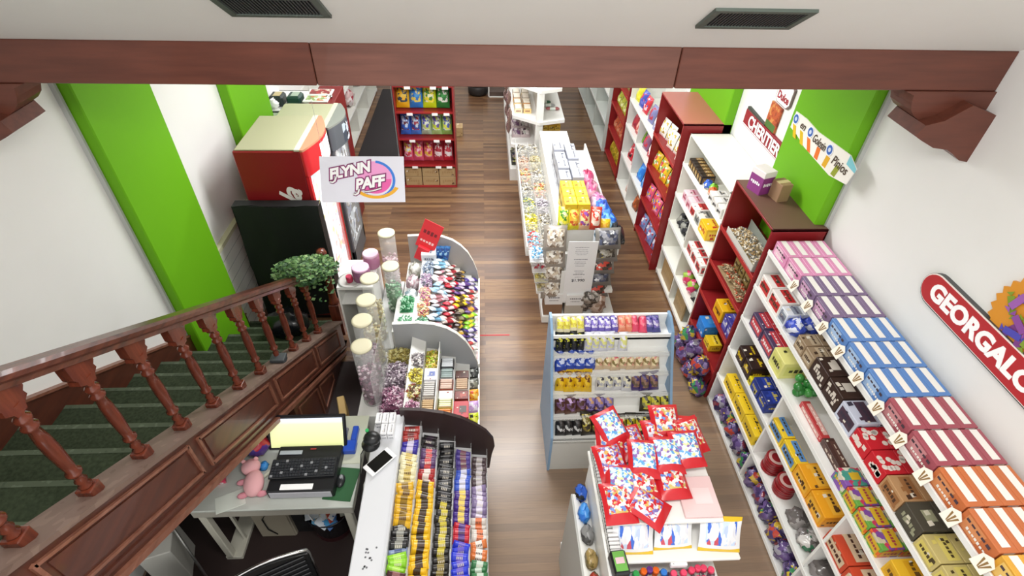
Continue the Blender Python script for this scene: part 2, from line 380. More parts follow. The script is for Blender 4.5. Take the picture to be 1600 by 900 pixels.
# CHERITIER
r_ = root('plate_sign', (XR, 4.45, 2.09), 'narrow red wall sign with white letters CHERITIER on the right wall', 'sign')
MB().box(-.03, 0, -.43, .45, -.075, .075, mat('#8d1a26', .5), .004).obj('backing', r_)
MB().box(-.033, -.03, -.43, .44, -.065, -.058, mwh).obj('line', r_)
MB().prism([(.44, .075), (.44, .1), (.05, .085), (.05, .075)], 'x', -.028, 0, mat('#3a3f38', .5)).obj('top_edge', r_)
text('CHERITIER', .145, mwh, (XR - .033, 4.45, 2.092), (0, -1, 0), (0, 0, 1), 'lettering', r_, .004, .001, 0, 'CENTER', 1, .001, xs=.98)
r_ = root('plate_sign', (XR, 4.42, 2.27), 'orange and green packet picture above the red CHERITIER sign', 'sign')
MB().box(-.02, 0, -.1, .1, -.1, .12, prnt('#b5552c', '#c98a4a', '#8f3a20', 22), .003).obj('panel', r_)
MB().box(-.021, -.02, -.09, .09, -.1, -.04, mat('#47702f', .5)).obj('green_band', r_)
r_ = root('plate_sign', (XR, 4.36, 2.5), 'small white wall sign with red letters Dulce, highest on the right wall', 'sign')
MB().prism([(a * .13, b_ * .09) for a, b_ in [(-1, -.6), (-.7, -1), (.7, -1), (1, -.6), (1, .9), (.6, 1.2), (-.6, 1.2), (-1, .9)]], 'x', -.02, 0, mat('#7d6a68', .5)).obj('backing', r_)
MB().prism([(a * .12, b_ * .082) for a, b_ in [(-1, -.6), (-.7, -1), (.7, -1), (1, -.6), (1, .9), (.6, 1.2), (-.6, 1.2), (-1, .9)]], 'x', -.023, -.019, mwh).obj('face', r_)
text('Dulce', .085, mat('#9c2432', .5), (XR - .023, 4.36, 2.475), (0, -1, 0), (0, 0, 1), 'lettering', r_, .003, .001, 0, 'CENTER', 1, .001)
# banner on the green pilaster
X = XR - .1
r_ = root('paper_banner', (X, 3.6, 2.43), 'paper banner with blue circles and orange stripes on the green pilaster', 'banner')
def q4(y0, y1, z0a, z1a, z0b, z1b, m, x): return MB().add([(x, y0, z0a), (x, y1, z0b), (x, y1, z1b), (x, y0, z1a)], [(0, 1, 2, 3)], m)
g = MB(); g.prism([(-.53, .07), (-.42, .115), (-.2, .1), (0, .085), (.2, .1), (.37, .09), (.37, -.04), (.25, -.05), (.1, -.08), (-.1, -.09), (-.3, -.1), (-.5, -.06)], 'x', -.006, 0, mat('#ece9e0', .6)); g.obj('paper', r_)
g = MB()
for y, c, s_ in ((.3, '#d8b400', .05), (.18, '#d8b400', .05), (.06, '#e2701a', .05), (-.05, '#e2701a', -.0), (-.17, '#d9a416', -.02), (-.3, '#8f9a2a', -.03)):
    MB().prism([(y + s_, -.0), (y + s_ - .05, -.0), (y - .05 - .01, -.082), (y - .01, -.082)], 'x', -.0075, -.006, mat(c, .6)).obj('stripe', r_)
MB().prism([(-.53, .07), (-.42, .115), (-.42, .05), (-.53, .04)], 'x', -.0075, -.006, mat('#7cc3cf', .6)).obj('blue_corner', r_)
pass
for y, z in ((.33, .045), (.09, .045), (-.2, .045)):
    g = MB(); g.M = Matrix.Translation((-.0085, y, z)) @ Matrix.Rotation(PI / 2, 4, 'Y')
    g.lathe([(.042, -.001), (.042, .001)], mat('#e8ecf4', .5), 18); g.lathe([(.034, -.0015), (.034, .002)], mat('#2f5fb0', .5), 18)
    g.lathe([(.016, -.002), (.016, .003)], mat('#c9d6ea', .5), 12); g.obj('circle', r_)
tx = mat('#4a3a2a', .6)
text('en', .08, tx, (X - .008, 3.6 + .21, 2.47), (0, -1, 0), (0, 0, 1), 'lettering', r_, .001, .0005, .3, lift=.001)
text('Golosin', .085, tx, (X - .008, 3.6 - .055, 2.46), (0, -1, 0), (0, 0, 1), 'lettering', r_, .001, .0005, .3, lift=.001, xs=.7)
text('Pinios', .09, tx, (X - .008, 3.6 - .36, 2.44), (0, -1, 0), (0, 0, 1), 'lettering', r_, .001, .0005, .3, lift=.001, xs=.9)

# ================================================================ staircase
st = root('staircase', (0, 0, 0), 'carpeted wooden staircase with turned balusters along the left wall', 'staircase')
car = carpet_mat(); nose = prnt('#4b5542', '#586350', '#424c3a', 30, (1, 1, 1), .6, .95); G_, RS = .2615, .17
def ny(k): return 1.97 + (1.57 - RS * k) / .65
for k in range(1, 20):
    y = ny(k); z = RS * k; g = MB()
    g.prism([(y - G_ - .03, z - .19), (y - .015, z - .19), (y - .015, z - .04), (y, z - .03), (y + .004, z - .015), (y - .003, z - .003), (y - .015, z), (y - G_ - .03, z)], 'x', XL + .005, -1.52, car)
    g.obj('carpeted_step', st); MB().box(XL + .02, -1.53, y - .022, y + .0045, z - .006, z + .0015, nose).obj('pale_nosing', st)  # nosing strip paler than the carpet
def ztop(y): return 2.42 - .653 * (y - .74)
def zbot(y): return 1.88 - .65 * (y - .93)
YA, YB = -.6, 3.9
MB().prism([(YA, zbot(YA)), (YB, max(zbot(YB), 0)), (YB, ztop(YB)), (YA, ztop(YA))], 'x', -1.53, -1.45, M_WOODX).obj('outer_string', st)
cap = prnt('#6f5a50', '#7a655a', '#655046', 9, (3, 1, 1), .6, .6)
MB().prism([(YA, ztop(YA) - .015), (YB + .03, ztop(YB + .03) - .015), (YB + .03, ztop(YB + .03) + .012), (YA, ztop(YA) + .012)], 'x', -1.575, -1.43, cap).obj('string_cap', st)
lightwood = mahogany('#6d4232', '#8a5b48', (14, 1, 14), .4)
g = MB(); g.prism([(YA, zbot(YA) - .02), (YB, zbot(YB) - .02), (YB, zbot(YB) + .02), (YA, zbot(YA) + .02)], 'x', -1.53, -1.425, lightwood)
g.prism([(YA, zbot(YA) + .055), (YB, zbot(YB) + .055), (YB, zbot(YB) + .075), (YA, zbot(YA) + .075)], 'x', -1.5, -1.438, M_WOODX); g.obj('edge_moulding', st)
def panel(ya, yb):
    g = MB(); t = .016
    def za(y): return zbot(y) + .115
    def zb(y): return ztop(y) - .075
    for (a, b_, fa, oa) in ((ya, yb, za, 0), (ya, yb, zb, 0)):
        g.prism([(a, fa(a)), (b_, fa(b_)), (b_, fa(b_) + t), (a, fa(a) + t)], 'x', -1.452, -1.437, lightwood)
    for y in (ya, yb): g.prism([(y - t / 2, za(y)), (y + t / 2, za(y)), (y + t / 2, zb(y) + t), (y - t / 2, zb(y) + t)], 'x', -1.452, -1.437, lightwood)
    g.prism([(ya + .035, za(ya + .035) + .04), (yb - .035, za(yb - .035) + .04), (yb - .035, zb(yb - .035) - .02), (ya + .035, zb(ya + .035) - .02)], 'x', -1.452, -1.444, M_WOODX)
    g.obj('raised_panel', st)
for a, b_ in ((-.05, .68), (.78, 1.53), (1.61, 2.36), (2.44, 3.12), (3.2, 3.75)): panel(a, b_)
# closed spandrel under the foot of the stair
g = MB(); g.prism([(2.55, 0), (4.0, 0), (3.9, zbot(3.9)), (2.55, zbot(2.55))], 'x', -1.5, -1.455, M_WOODX)
for a, b_ in ((2.62, 3.0), (3.06, 3.4)):
    for t_ in ((a, b_, .08, .095),): g.box(-1.456, -1.445, a, b_, .08, .095, lightwood)
    g.prism([(a, zbot(a) - .1), (b_, zbot(b_) - .1), (b_, zbot(b_) - .085), (a, zbot(a) - .085)], 'x', -1.456, -1.445, lightwood)
    for y in (a, b_): g.box(-1.456, -1.445, y - .007, y + .007, .08, max(.1, zbot(y) - .09), lightwood)
g.obj('spandrel_panel', st)
g = MB(); g.prism([(-.8, zbot(-.8) + .06), (3.4, zbot(3.4) + .06), (3.4, zbot(3.4) + .09), (-.8, zbot(-.8) + .09)], 'x', XL + .01, -1.52, M_WOODX); g.obj('soffit', st)
def zs(y): return 1.85 - .66 * (y - 1.75)
MB().prism([(-.5, zs(-.5) - .3), (4.1, zs(4.1) - .24), (4.1, zs(4.1) + .0), (-.5, zs(-.5))], 'x', XL, XL + .035, M_WOODX).obj('wall_string', st)
MB().prism([(-.5, zs(-.5)), (4.1, zs(4.1)), (4.1, zs(4.1) + .02), (-.5, zs(-.5) + .02)], 'x', XL, XL + .045, lightwood).obj('wall_string_cap', st)
bp = [(r, z * .93) for r, z in [(.012, .028), (.026, .032), (.03, .045), (.018, .06), (.027, .078), (.018, .092), (.021, .115), (.033, .128), (.033, .138), (.022, .15), (.026, .19), (.031, .29), (.029, .36), (.022, .42), (.033, .432), (.033, .442), (.021, .455), (.032, .478), (.032, .488), (.019, .503), (.026, .525), (.018, .545), (.03, .56)]]
bm_ = MB(); bm_.lathe([(r * .84, z) for r, z in bp], M_WOODZ, 12); bm_.box(-.03, .03, -.03, .03, -.03, .03, M_WOODZ, .004)
bm_.prism([(-.022, .48), (.022, .48), (.026, .50), (.05, .515), (.046, .535), (.058, .548), (.06, .56), (-.06, .64), (-.06, .56), (-.048, .54), (-.052, .52), (-.028, .50)], 'x', -.02, .02, M_WOODZ)
bme = bm_.mesh('baluster')
for i in range(-5, 10):
    y = 1.10 + G_ * i + .01
    o = bpy.data.objects.new('baluster', bme); COL.objects.link(o); o.parent = st; o.location = (-1.5, y, ztop(y) + .03)
def zr(y): return 1.5 + .655 * (3.21 - y)
g = MB(); prof = [(-.03, -.07), (.03, -.07), (.026, -.05), (.042, -.035), (.042, -.015), (.03, 0), (-.03, 0), (-.042, -.015), (-.042, -.035), (-.026, -.05)]
vs = [(-1.5 + a, YA, zr(YA) + b_) for a, b_ in prof] + [(-1.5 + a, 3.95, zr(3.95) + b_) for a, b_ in prof]; n = len(prof)
g.add(vs, [(i, (i + 1) % n, n + (i + 1) % n, n + i) for i in range(n)] + [tuple(range(n, 2 * n)), tuple(range(n))[::-1]], mahogany('#3a1c14', '#6a3a2a', (14, 1, 14), .28)); g.obj('handrail', st)
g = MB(); g.box(-.05, .05, -.05, .05, 0, .42, M_WOODZ, .006)
g.lathe([(.05, .42), (.056, .44), (.04, .46), (.035, .6), (.042, .78), (.052, .8), (.035, .83), (.05, .86), (.05, .95), (.03, .97), (.025, .985), (.04, 1.0), (.05, 1.03), (.04, 1.065), (.012, 1.08)], M_WOODZ, 14)
g.obj('newel_post', st, (-1.5, 4.02, .1))
# ivy
g = MB(); rnd = random.Random(5); lf = [mat('#3c5f34', .6), mat('#54793f', .6), mat('#2b4a2c', .6), mat('#7b9660', .6)]
g.tube([(0, -.72, .45), (0, -.3, .2), (0, 0, 0)], .012, lf[2], 5)
for i in range(2300):
    t = rnd.random(); y = -.78 * t; rr = .15 * math.sqrt(rnd.random()) * (1 - .35 * abs(t - .5)); a = rnd.random() * 6.28
    z = .52 * t + rr * math.sin(a) * 1.05; x = rr * math.cos(a) * 1.15
    if 0.35 < t < .5 and rnd.random() < .25: z -= rnd.random() * .28
    s_ = .012 + rnd.random() * .012; g.M = Matrix.Translation((x, y, z)) @ Matrix.Rotation(rnd.random() * 6.3, 4, 'Z') @ Matrix.Rotation(rnd.random() * 2 - 1, 4, 'X')
    g.add([(-s_, 0, 0), (0, -s_ * .7, .003), (s_, 0, 0), (0, s_ * .9, .003)], [(0, 1, 2, 3)], lf[rnd.choice([0, 0, 1, 1, 2, 3])])
tag(g.obj('ivy_garland', loc=(-1.5, 4.02, .99)), 'leafy green ivy garland wrapped round the lower end of the stair handrail', 'plant')
def lump(name, c, r, m, seed, label, cat, knot=False):
    rnd = random.Random(seed); g = MB(); g.blob((0, 0, r[2]), r, m, 16, 11, .22, rnd)
    if knot: g.lathe([(.012, 0), (.02, .03), (.045, .07)], m, 8, (0, 0, 2 * r[2] - .02))
    return tag(g.obj(name, loc=c), label, cat)
lump('rubbish_bag', (-1.82, 3.62, .51), (.2, .15, .13), mat('#15171a', .2), 2, 'shiny black plastic bag lying on the lower stair steps', 'bag')
r_ = root('network_box', (-1.485, 2.66, ztop(2.66) + .008), 'small dark grey box sitting on the stair string by the balusters', 'box')
MB().box(-.05, .05, -.04, .04, 0.03, .06, mat('#3c4043', .5), .004).obj('lid', r_); MB().box(-.046, .046, -.036, .036, 0, .03, mat('#2c2f31', .5), .003).obj('body', r_)
for i, (x_, y_) in enumerate(((0, 0),)): pass
# ================================================================ product builders
_c = {}
def ink_row(g, rnd, plane, c, wd, ht, m, n=5):
    """a row of short marks standing for a printed name; plane 'x' (front, facing -X), 'z' (top) or 'y' (end, facing -Y)"""
    for i in range(n):
        a = -wd / 2 + wd * (i + .12) / n; b_ = -wd / 2 + wd * (i + .82) / n; h = ht * (.45 + .3 * rnd.random()) / 2; k = ht * .12 * (rnd.random() - .5)
        if plane == 'x': x = c[0]; g.add([(x, c[1] - a, c[2] - h + k), (x, c[1] - b_, c[2] - h + k), (x, c[1] - b_, c[2] + h + k), (x, c[1] - a, c[2] + h + k)], [(0, 1, 2, 3)], m)
        elif plane == 'z': z = c[2]; g.add([(c[0] - h, c[1] - a, z), (c[0] + h, c[1] - a, z), (c[0] + h, c[1] - b_, z), (c[0] - h, c[1] - b_, z)], [(3, 2, 1, 0)], m)
        else: y = c[1]; g.add([(c[0] + a, y, c[2] - h), (c[0] + b_, y, c[2] - h), (c[0] + b_, y, c[2] + h), (c[0] + a, y, c[2] + h)], [(0, 1, 2, 3)], m)
def carton(w, l, h, base, acc, ink='#2a2020', style='band', seed=0):
    """w across the shelf (X), l along the shelf (Y), h high; front faces -X; base centred on the origin"""
    k = (w, l, h, base, acc, ink, style, seed)
    if k in _c: return _c[k]
    rnd = random.Random(hash((w, l, h, seed)) % 1000); g = MB(); e = .0012
    mb_ = mat(base, .42) if isinstance(base, str) else base
    g.box(-w / 2, w / 2, -l / 2, l / 2, 0, h, mb_, .0025)
    ma = mat(acc, .42); mi = mat(ink, .45)
    if style in ('band', 'label') and isinstance(base, str):
        for q in range(10):                              # scattered artwork on front, top and end
            s_ = min(l, h, w) * (.05 + .09 * rnd.random()); m_ = (ma, mi, ma, mat('#e6ddcc', .45))[q % 4]; yy = (rnd.random() - .5) * (l - 3 * s_); zz = s_ * 1.3 + rnd.random() * (h - 2.6 * s_); xx = (rnd.random() - .5) * (w - 3 * s_)
            if q % 3 == 0: g.quad((-w / 2 - e * 1.5, yy + s_, zz - s_), (-w / 2 - e * 1.5, yy - s_, zz - s_ * .6), (-w / 2 - e * 1.5, yy - s_ * .7, zz + s_), (-w / 2 - e * 1.5, yy + s_, zz + s_ * .7), m_)
            elif q % 3 == 1: g.quad((xx - s_, yy - s_, h + e * 1.5), (xx + s_, yy - s_ * .6, h + e * 1.5), (xx + s_ * .8, yy + s_, h + e * 1.5), (xx - s_, yy + s_ * .7, h + e * 1.5), m_)
            else: g.quad((xx - s_, -l / 2 - e * 1.5, zz - s_), (xx + s_, -l / 2 - e * 1.5, zz - s_ * .6), (xx + s_ * .8, -l / 2 - e * 1.5, zz + s_), (xx - s_, -l / 2 - e * 1.5, zz + s_ * .7), m_)
    if style == 'stripe':                                # coloured carton, white strip along the top and on the end
        mw_ = mat('#efece6', .45)
        g.quad((-w * .22, -l / 2 + .022, h + e), (w * .24, -l / 2 + .022, h + e), (w * .24, l / 2 - .004, h + e), (-w * .22, l / 2 - .004, h + e), mw_)
        g.quad((-w * .28, -l / 2 - e, h * .35), (w * .3, -l / 2 - e, h * .35), (w * .3, -l / 2 - e, h * .97), (-w * .28, -l / 2 - e, h * .97), mw_)
        g.quad((-w / 2 - e, l * .38, h * .1), (-w / 2 - e, -l * .1, h * .1), (-w / 2 - e, -l * .16, h * .9), (-w / 2 - e, l * .38, h * .9), ma)
        ink_row(g, rnd, 'x', (-w / 2 - 2 * e, .0, h * .68), l * .75, h * .22, mi, 5)
        ink_row(g, rnd, 'x', (-w / 2 - 2 * e, -.01, h * .32), l * .6, h * .2, mat('#f3efe9', .5), 7)
    elif style == 'band':
        g.quad((-w / 2 - e, l * .4, h * .18), (-w / 2 - e, -l * .4, h * .18), (-w / 2 - e, -l * .4, h * .82), (-w / 2 - e, l * .4, h * .82), ma)
        ink_row(g, rnd, 'x', (-w / 2 - 2 * e, 0, h * .5), l * .66, h * .36, mi)
        g.quad((-w * .1, -l * .42, h + e), (w * .42, -l * .42, h + e), (w * .42, l * .42, h + e), (-w * .1, l * .42, h + e), ma)
        ink_row(g, rnd, 'z', (w * .16, 0, h + 2 * e), l * .7, w * .2, mi)
        g.quad((-w * .4, -l / 2 - e, h * .2), (w * .4, -l / 2 - e, h * .2), (w * .4, -l / 2 - e, h * .8), (-w * .4, -l / 2 - e, h * .8), ma)
        ink_row(g, rnd, 'y', (0, -l / 2 - 2 * e, h * .5), w * .6, h * .3, mi, 4)
    elif style == 'label':                               # plain carton with a pale label on top and name on the front
        g.quad((-w * .12, -l * .2, h + e), (w * .35, -l * .2, h + e), (w * .35, l * .2, h + e), (-w * .12, l * .2, h + e), ma)
        ink_row(g, rnd, 'x', (-w / 2 - e, 0, h * .5), l * .7, h * .4, ma)
        ink_row(g, rnd, 'y', (0, -l / 2 - e, h * .5), w * .6, h * .3, ma, 4)
    elif style == 'tray':                                # open display carton with bars standing in it
        g.box(-w / 2 + .003, w / 2 - .003, -l / 2 + .003, l / 2 - .003, h, h + .001, mat('#1c1713', .6)); n = max(4, int(l / .02))
        for i in range(n):
            y = -l / 2 + l * (i + .5) / n; g.box(-w * .42, w * .42, y - l / n * .38, y + l / n * .38, h, h + .014 + .005 * rnd.random(), ma, .003)
        ink_row(g, rnd, 'x', (-w / 2 - e, 0, h * .5), l * .7, h * .5, mi)
        ink_row(g, rnd, 'y', (0, -l / 2 - e, h * .5), w * .6, h * .5, mi, 4)
    elif style == 'dots':
        for i in range(9):
            y = (rnd.random() - .5) * l * .8; x = (rnd.random() - .5) * w * .8
            g.lathe([(min(w, l) * .13, 0), (min(w, l) * .13, e)], ma, 10, (x, y, h)); g.box(-w / 2 - e, -w / 2, y - .014, y + .014, h * .5 - .014 + x * .3, h * .5 + .014 + x * .3, ma)
    me = g.mesh('carton'); _c[k] = me; return me
def pouch(w, h, t, base, art, seed=0, crimp=None, lean=0):
    """pillow bag standing on its lower crimp, printed face towards -Y"""
    k = ('pouch', w, h, t, base if isinstance(base, str) else base.name, art.name, seed, crimp)
    if k in _c: return _c[k]
    rnd = random.Random(seed); mb_ = mat(base, .3) if isinstance(base, str) else base; mc = mat(crimp, .3) if crimp else mb_
    g = MB(); nu, nv = 8, 9; vs = []
    for s in (-1, 1):
        for j in range(nv + 1):
            for i in range(nu + 1):
                u, v = i / nu, j / nv; a = max(0, 1 - abs(2 * u - 1) ** 2.6) * max(0, 1 - abs(2 * v - 1) ** 3.2)
                wx = w * (1 - .05 * math.sin(PI * v)); vs.append(((u - .5) * wx, s * (t / 2 * a * (1 + .25 * (rnd.random() - .5)) + .001), v * h))
    F = []; A = []; Cc = []
    N = (nu + 1) * (nv + 1)
    for s in (0, 1):
        for j in range(nv):
            for i in range(nu):
                q = [s * N + j * (nu + 1) + i, s * N + j * (nu + 1) + i + 1, s * N + (j + 1) * (nu + 1) + i + 1, s * N + (j + 1) * (nu + 1) + i]
                if s: q = q[::-1]
                (Cc if j in (0, nv - 1) else A if (1 <= i < nu - 1 and 1 < j < nv - 1) else F).append(q)
    g.add(vs, F, mb_, True); o = 0
    for L_, m_ in ((A, art), (Cc, mc)):
        i_ = g._m(m_)
        for f_ in L_: g.f.append(f_); g.mi.append(i_); g.sm.append(True)
    me = g.mesh('bag'); _c[k] = me; return me
def bar(l, w, h, base, acc, seed=0, angle=0):
    k = ('bar', l, w, h, base, acc)
    if k in _c: return _c[k]
    g = MB(); m1 = mat(base, .28); m2 = mat(acc, .28)
    xs = [-.5, -.46, -.4, -.2, .2, .4, .46, .5]; hh = [.12, .12, .9, 1, 1, .9, .12, .12]; n = 8; vs = []
    for x, q in zip(xs, hh):
        for j in range(n):
            a = 2 * PI * j / n + PI / 8; vs.append((x * l, w / 2 * (1 if q < .5 else .96) * math.cos(a), h / 2 + h / 2 * q * math.sin(a)))
    for i in range(len(xs) - 1):
        g.add(vs, [(i * n + j, (i + 1) * n + j, (i + 1) * n + (j + 1) % n, i * n + (j + 1) % n) for j in range(n)], m2 if i in (3,) else m1, i not in (0, 6))
    g.add(vs, [tuple(range(n)), tuple(range(7 * n, 8 * n))[::-1]], m1)
    rnd = random.Random(5); mw_ = mat(['#c9b98a', '#8a7a6a', '#d8d0c0'][len(base + acc) * 7 % 3] if base[1] < 'c' else '#5a3a2a', .4)
    for i in range(4): x = -.17 * l + i * .1 * l; g.box(x, x + .05 * l, -w * .12, w * .12, h + .0002, h + .0009, mw_)
    me = g.mesh('bar'); _c[k] = me; return me
def lumpy(rx, ry, rz, m, seed, m2=None):
    """soft clear bag crammed with sweets"""
    k = ('lump', rx, ry, rz, m.name, seed, m2 and m2.name)
    if k in _c: return _c[k]
    rnd = random.Random(seed); g = MB(); g.blob((0, 0, rz), (rx, ry, rz), m, 14, 11, .42, rnd)
    g.add([(-.01, -rx * .3, 1.9 * rz), (.01, rx * .3, 1.9 * rz), (.012, rx * .55, 2.4 * rz), (-.012, -rx * .55, 2.35 * rz)], [(0, 1, 2, 3)], m2 or m, True)
    me = g.mesh('bag'); _c[k] = me; return me
def pile(w, l, cols, n, seed, size=.016, height=.03):
    """heap of loose wrapped sweets in one compartment"""
    k = ('pile', w, l, tuple(cols), n, seed)
    if k in _c: return _c[k]
    rnd = random.Random(seed); g = MB(); ms = [mat(c, .3) for c in cols]
    g.box(-w / 2, w / 2, -l / 2, l / 2, 0, .004, ms[0])
    for i in range(n):
        x = (rnd.random() - .5) * (w - size); y = (rnd.random() - .5) * (l - size)
        z = height * (1 - (2 * x / w) ** 2 * .5) * (1 - (2 * y / l) ** 2 * .5) * (.55 + .45 * rnd.random())
        g.M = Matrix.Translation((x, y, z)) @ Matrix.Rotation(rnd.random() * 6.3, 4, 'Z') @ Matrix.Rotation(rnd.random() - .5, 4, 'X'); m_ = ms[i % len(ms)]
        g.blob((0, 0, 0), (size * .62, size * .42, size * .4), m_, 6, 4)
        for s in (-1, 1): g.add([(s * size * .55, 0, 0), (s * size * 1.0, size * .35, .002), (s * size * 1.0, -size * .35, -.002)], [(0, 1, 2)], m_)
    me = g.mesh('sweets'); _c[k] = me; return me

WR = 'the long white wall rack'
def rack(name, label, x0, x1, y0, y1, levels, zt, m, divs=(), lip=None, top=True):
    """wall rack: front plane at x0, back at x1 (wall side), y0 near end, y1 far end"""
    r_ = root(name, ((x0 + x1) / 2, (y0 + y1) / 2, 0), label, 'shelving'); cx, cy = (x0 + x1) / 2, (y0 + y1) / 2
    s = -1 if x0 < x1 else 1; a, b_ = min(x0, x1) - cx, max(x0, x1) - cx
    g = MB(); bx_ = (b_ - .012, b_) if x0 < x1 else (a, a + .012); g.box(*bx_, y0 - cy, y1 - cy, .0, zt, m); g.obj('back_panel', r_)
    for y in (y0, y1 - .018): MB().box(a, b_, y - cy, y + .018 - cy, 0, zt + (.018 if top else 0), m, .002).obj('side_panel', r_)
    L = mat(lip or '#f3f3f0', .4)
    for z in levels:
        so = MB().box(a, b_, y0 - cy + .018, y1 - cy - .018, z - .018, z, m).obj('shelf', r_)
        fx = (a - .006, a) if x0 < x1 else (b_, b_ + .006)
        MB().box(*fx, y0 - cy + .002, y1 - cy - .002, z - .026, z + .012, L, .001).obj('price_rail', so)
    if top: MB().box(a, b_, y0 - cy, y1 - cy, zt, zt + .018, m, .002).obj('top_panel', r_)
    for y, z0, z1 in divs: MB().box(a + .002, b_, y - .009 - cy, y + .009 - cy, z0, z1, m).obj('divider', r_)
    return r_
# ---- the long white rack against the right wall
L7, L6, L5, L4, L3, L2 = 1.79, 1.455, 1.12, .745, .39, .045
XF = 2.13
rack('display_rack', 'long white wall rack of six shelves filled with cartons on the right', XF, 2.545, -.3, 3.14, (L2, L3, L4, L5, L6, L7), L7, M_WHITE,
     [(2.32, L2, L5 - .018), (1.44, L2, L5 - .018), (.55, L2, L5 - .018)], top=False)
def line(z, items, x_front, y_far, shelf, name='carton', cat='box', where=WR, frm='red cabinet', gap=.006):
    """items: (w, l, h, base, accent, ink, style, count, deep, colour words); laid from y_far towards the camera"""
    y = y_far; n = {}
    for (w_, l, h, base, acc, ink, style, cnt, deep, words) in items:
        if words is None: y -= l; continue
        for c in range(cnt):
            for d in range(deep):
                me = carton(w_, l, h, base, acc, ink, style, (c + d) % 2)
                k = words; n[(k, d)] = n.get((k, d), 0) + 1
                pos = ORD[n[(k, d)] - 1]
                row_ = ('front', 'second', 'third', 'rear')[d] if deep > 1 else ''
                lab = f"{words}, {row_ + ' row, ' if deep > 1 else ''}{pos} from {frm} on {shelf}"
                inst(me, name, (x_front + w_ / 2 + d * (w_ + .003), y - l / 2, z), lab, cat, f'cartons on the {shelf}', rot=(0, 0, random.uniform(-.012, .012)))
            y -= l + gap
    return y
# top shelf: striped cartons, four across, ten and more rows
colors = [('#d98fb6', '#f0c6d8', 'pink'), ('#d98fb6', '#f0c6d8', 'pink'), ('#7a6487', '#cfa3c4', 'purple'), ('#7a6487', '#cfa3c4', 'purple')] + \
         [('#5a86c4', '#a8c4e6', 'blue')] * 3 + [('#a3505c', '#c98a8e', 'rose')] * 2 + [('#c8703f', '#d98f5c', 'orange')] * 2 + [('#e0a63a', '#f0c870', 'yellow')] * 3
cnt = {}; y = 3.115
card = MB(); card.M = Matrix.Rotation(.45, 4, 'Y'); card.box(-.002, .002, -.034, .034, 0, .066, mat('#efe9dc', .6)); card.prism([(-.034, .066), (.034, .066), (.0, .088)], 'x', -.002, .002, mat('#efe9dc', .6))
for a in (-.5, -.1, .35): card.add([(-.003, -.006 + a * .01, .012), (-.003, -.002 + a * .01, .012), (-.003, .004 + a * .045, .06), (-.003, -.006 + a * .045, .06)], [(0, 1, 2, 3)], mat('#8a6a3a', .6))
cardm = card.mesh('price_card')
for ri, (c, a, word) in enumerate(colors):
    cnt[word] = cnt.get(word, 0) + 1
    for d in range(4):
        inst(carton(.088, .196, .105, c, a, '#4a3a44', 'stripe', d % 2), 'carton', (XF + .012 + .044 + d * .0895, y - .1, L7),
             f"{word} and white carton, {ORD[cnt[word] - 1]} {word} row from far end, {['front', 'second', 'third', 'wall-side'][d]} column, top shelf", 'box', 'striped cartons on the top shelf', rot=(0, 0, random.uniform(-.01, .01)))
    if ri: inst(cardm, 'price_card', (XF - .035, y - .205, L7 - .01), f'white price card at the near end of the {ORD[cnt[word] - 1]} {word} row on the top shelf', 'price card', 'price cards along the top shelf')
    y -= .2035
# second shelf
sh = 'second shelf'
line(L6, [(.12, .17, .13, '#ece6e0', '#c22a2a', '#2a3a2a', 'band', 2, 2, 'white and red carton'),
          (.12, .1, .12, '#dfe3ea', '#8b93a0', '#55506a', 'band', 1, 2, 'pale grey carton'),
          (0, .17, 0, 0, 0, 0, 0, 0, 0, None),
          (.115, .11, .11, '#9a8468', '#b9a68a', '#4a3626', 'band', 2, 3, 'beige and brown carton'),
          (.125, .165, .14, '#3a2720', '#d8d0c4', '#d8d0c4', 'label', 2, 2, 'dark brown carton'),
          (.13, .17, .13, '#c9cede', '#4a3444', '#3a3646', 'band', 1, 2, 'pale blue carton with dark biscuits'),
          (.12, .145, .11, '#c81f2c', '#e8dcd2', '#ffffff', 'dots', 2, 2, 'red carton with white dots'),
          (.12, .15, .11, '#b98f64', '#9c6a3f', '#4a3020', 'band', 1, 2, 'tan carton'),
          (.125, .15, .12, '#4a453a', '#98987c', '#d8d4bc', 'label', 1, 2, 'dark and olive carton'),
          (.12, .14, .1, '#c9b877', '#d9c86a', '#4a3c20', 'band', 2, 2, 'pale yellow and brown carton'),
          (.12, .15, .1, '#e9e6e6', '#d9d2e0', '#4a3460', 'band', 2, 2, 'white carton with purple marks')], XF + .012, 3.11, sh)
bluep = cells(['#2f49c8', '#4a66dc', '#dfe4f4', '#24379a', '#3b52c0'], 26)
for i, (yy, xx) in enumerate(((2.6, 2.2), (2.62, 2.32), (2.55, 2.42))):
    inst(lumpy(.07, .065, .06, bluep, i), 'sweet_bag', (xx, yy, L6), f"crumpled blue bag of sweets on the second shelf, {['front', 'middle', 'rear'][i]} one", 'bag', 'blue bags on the second shelf')
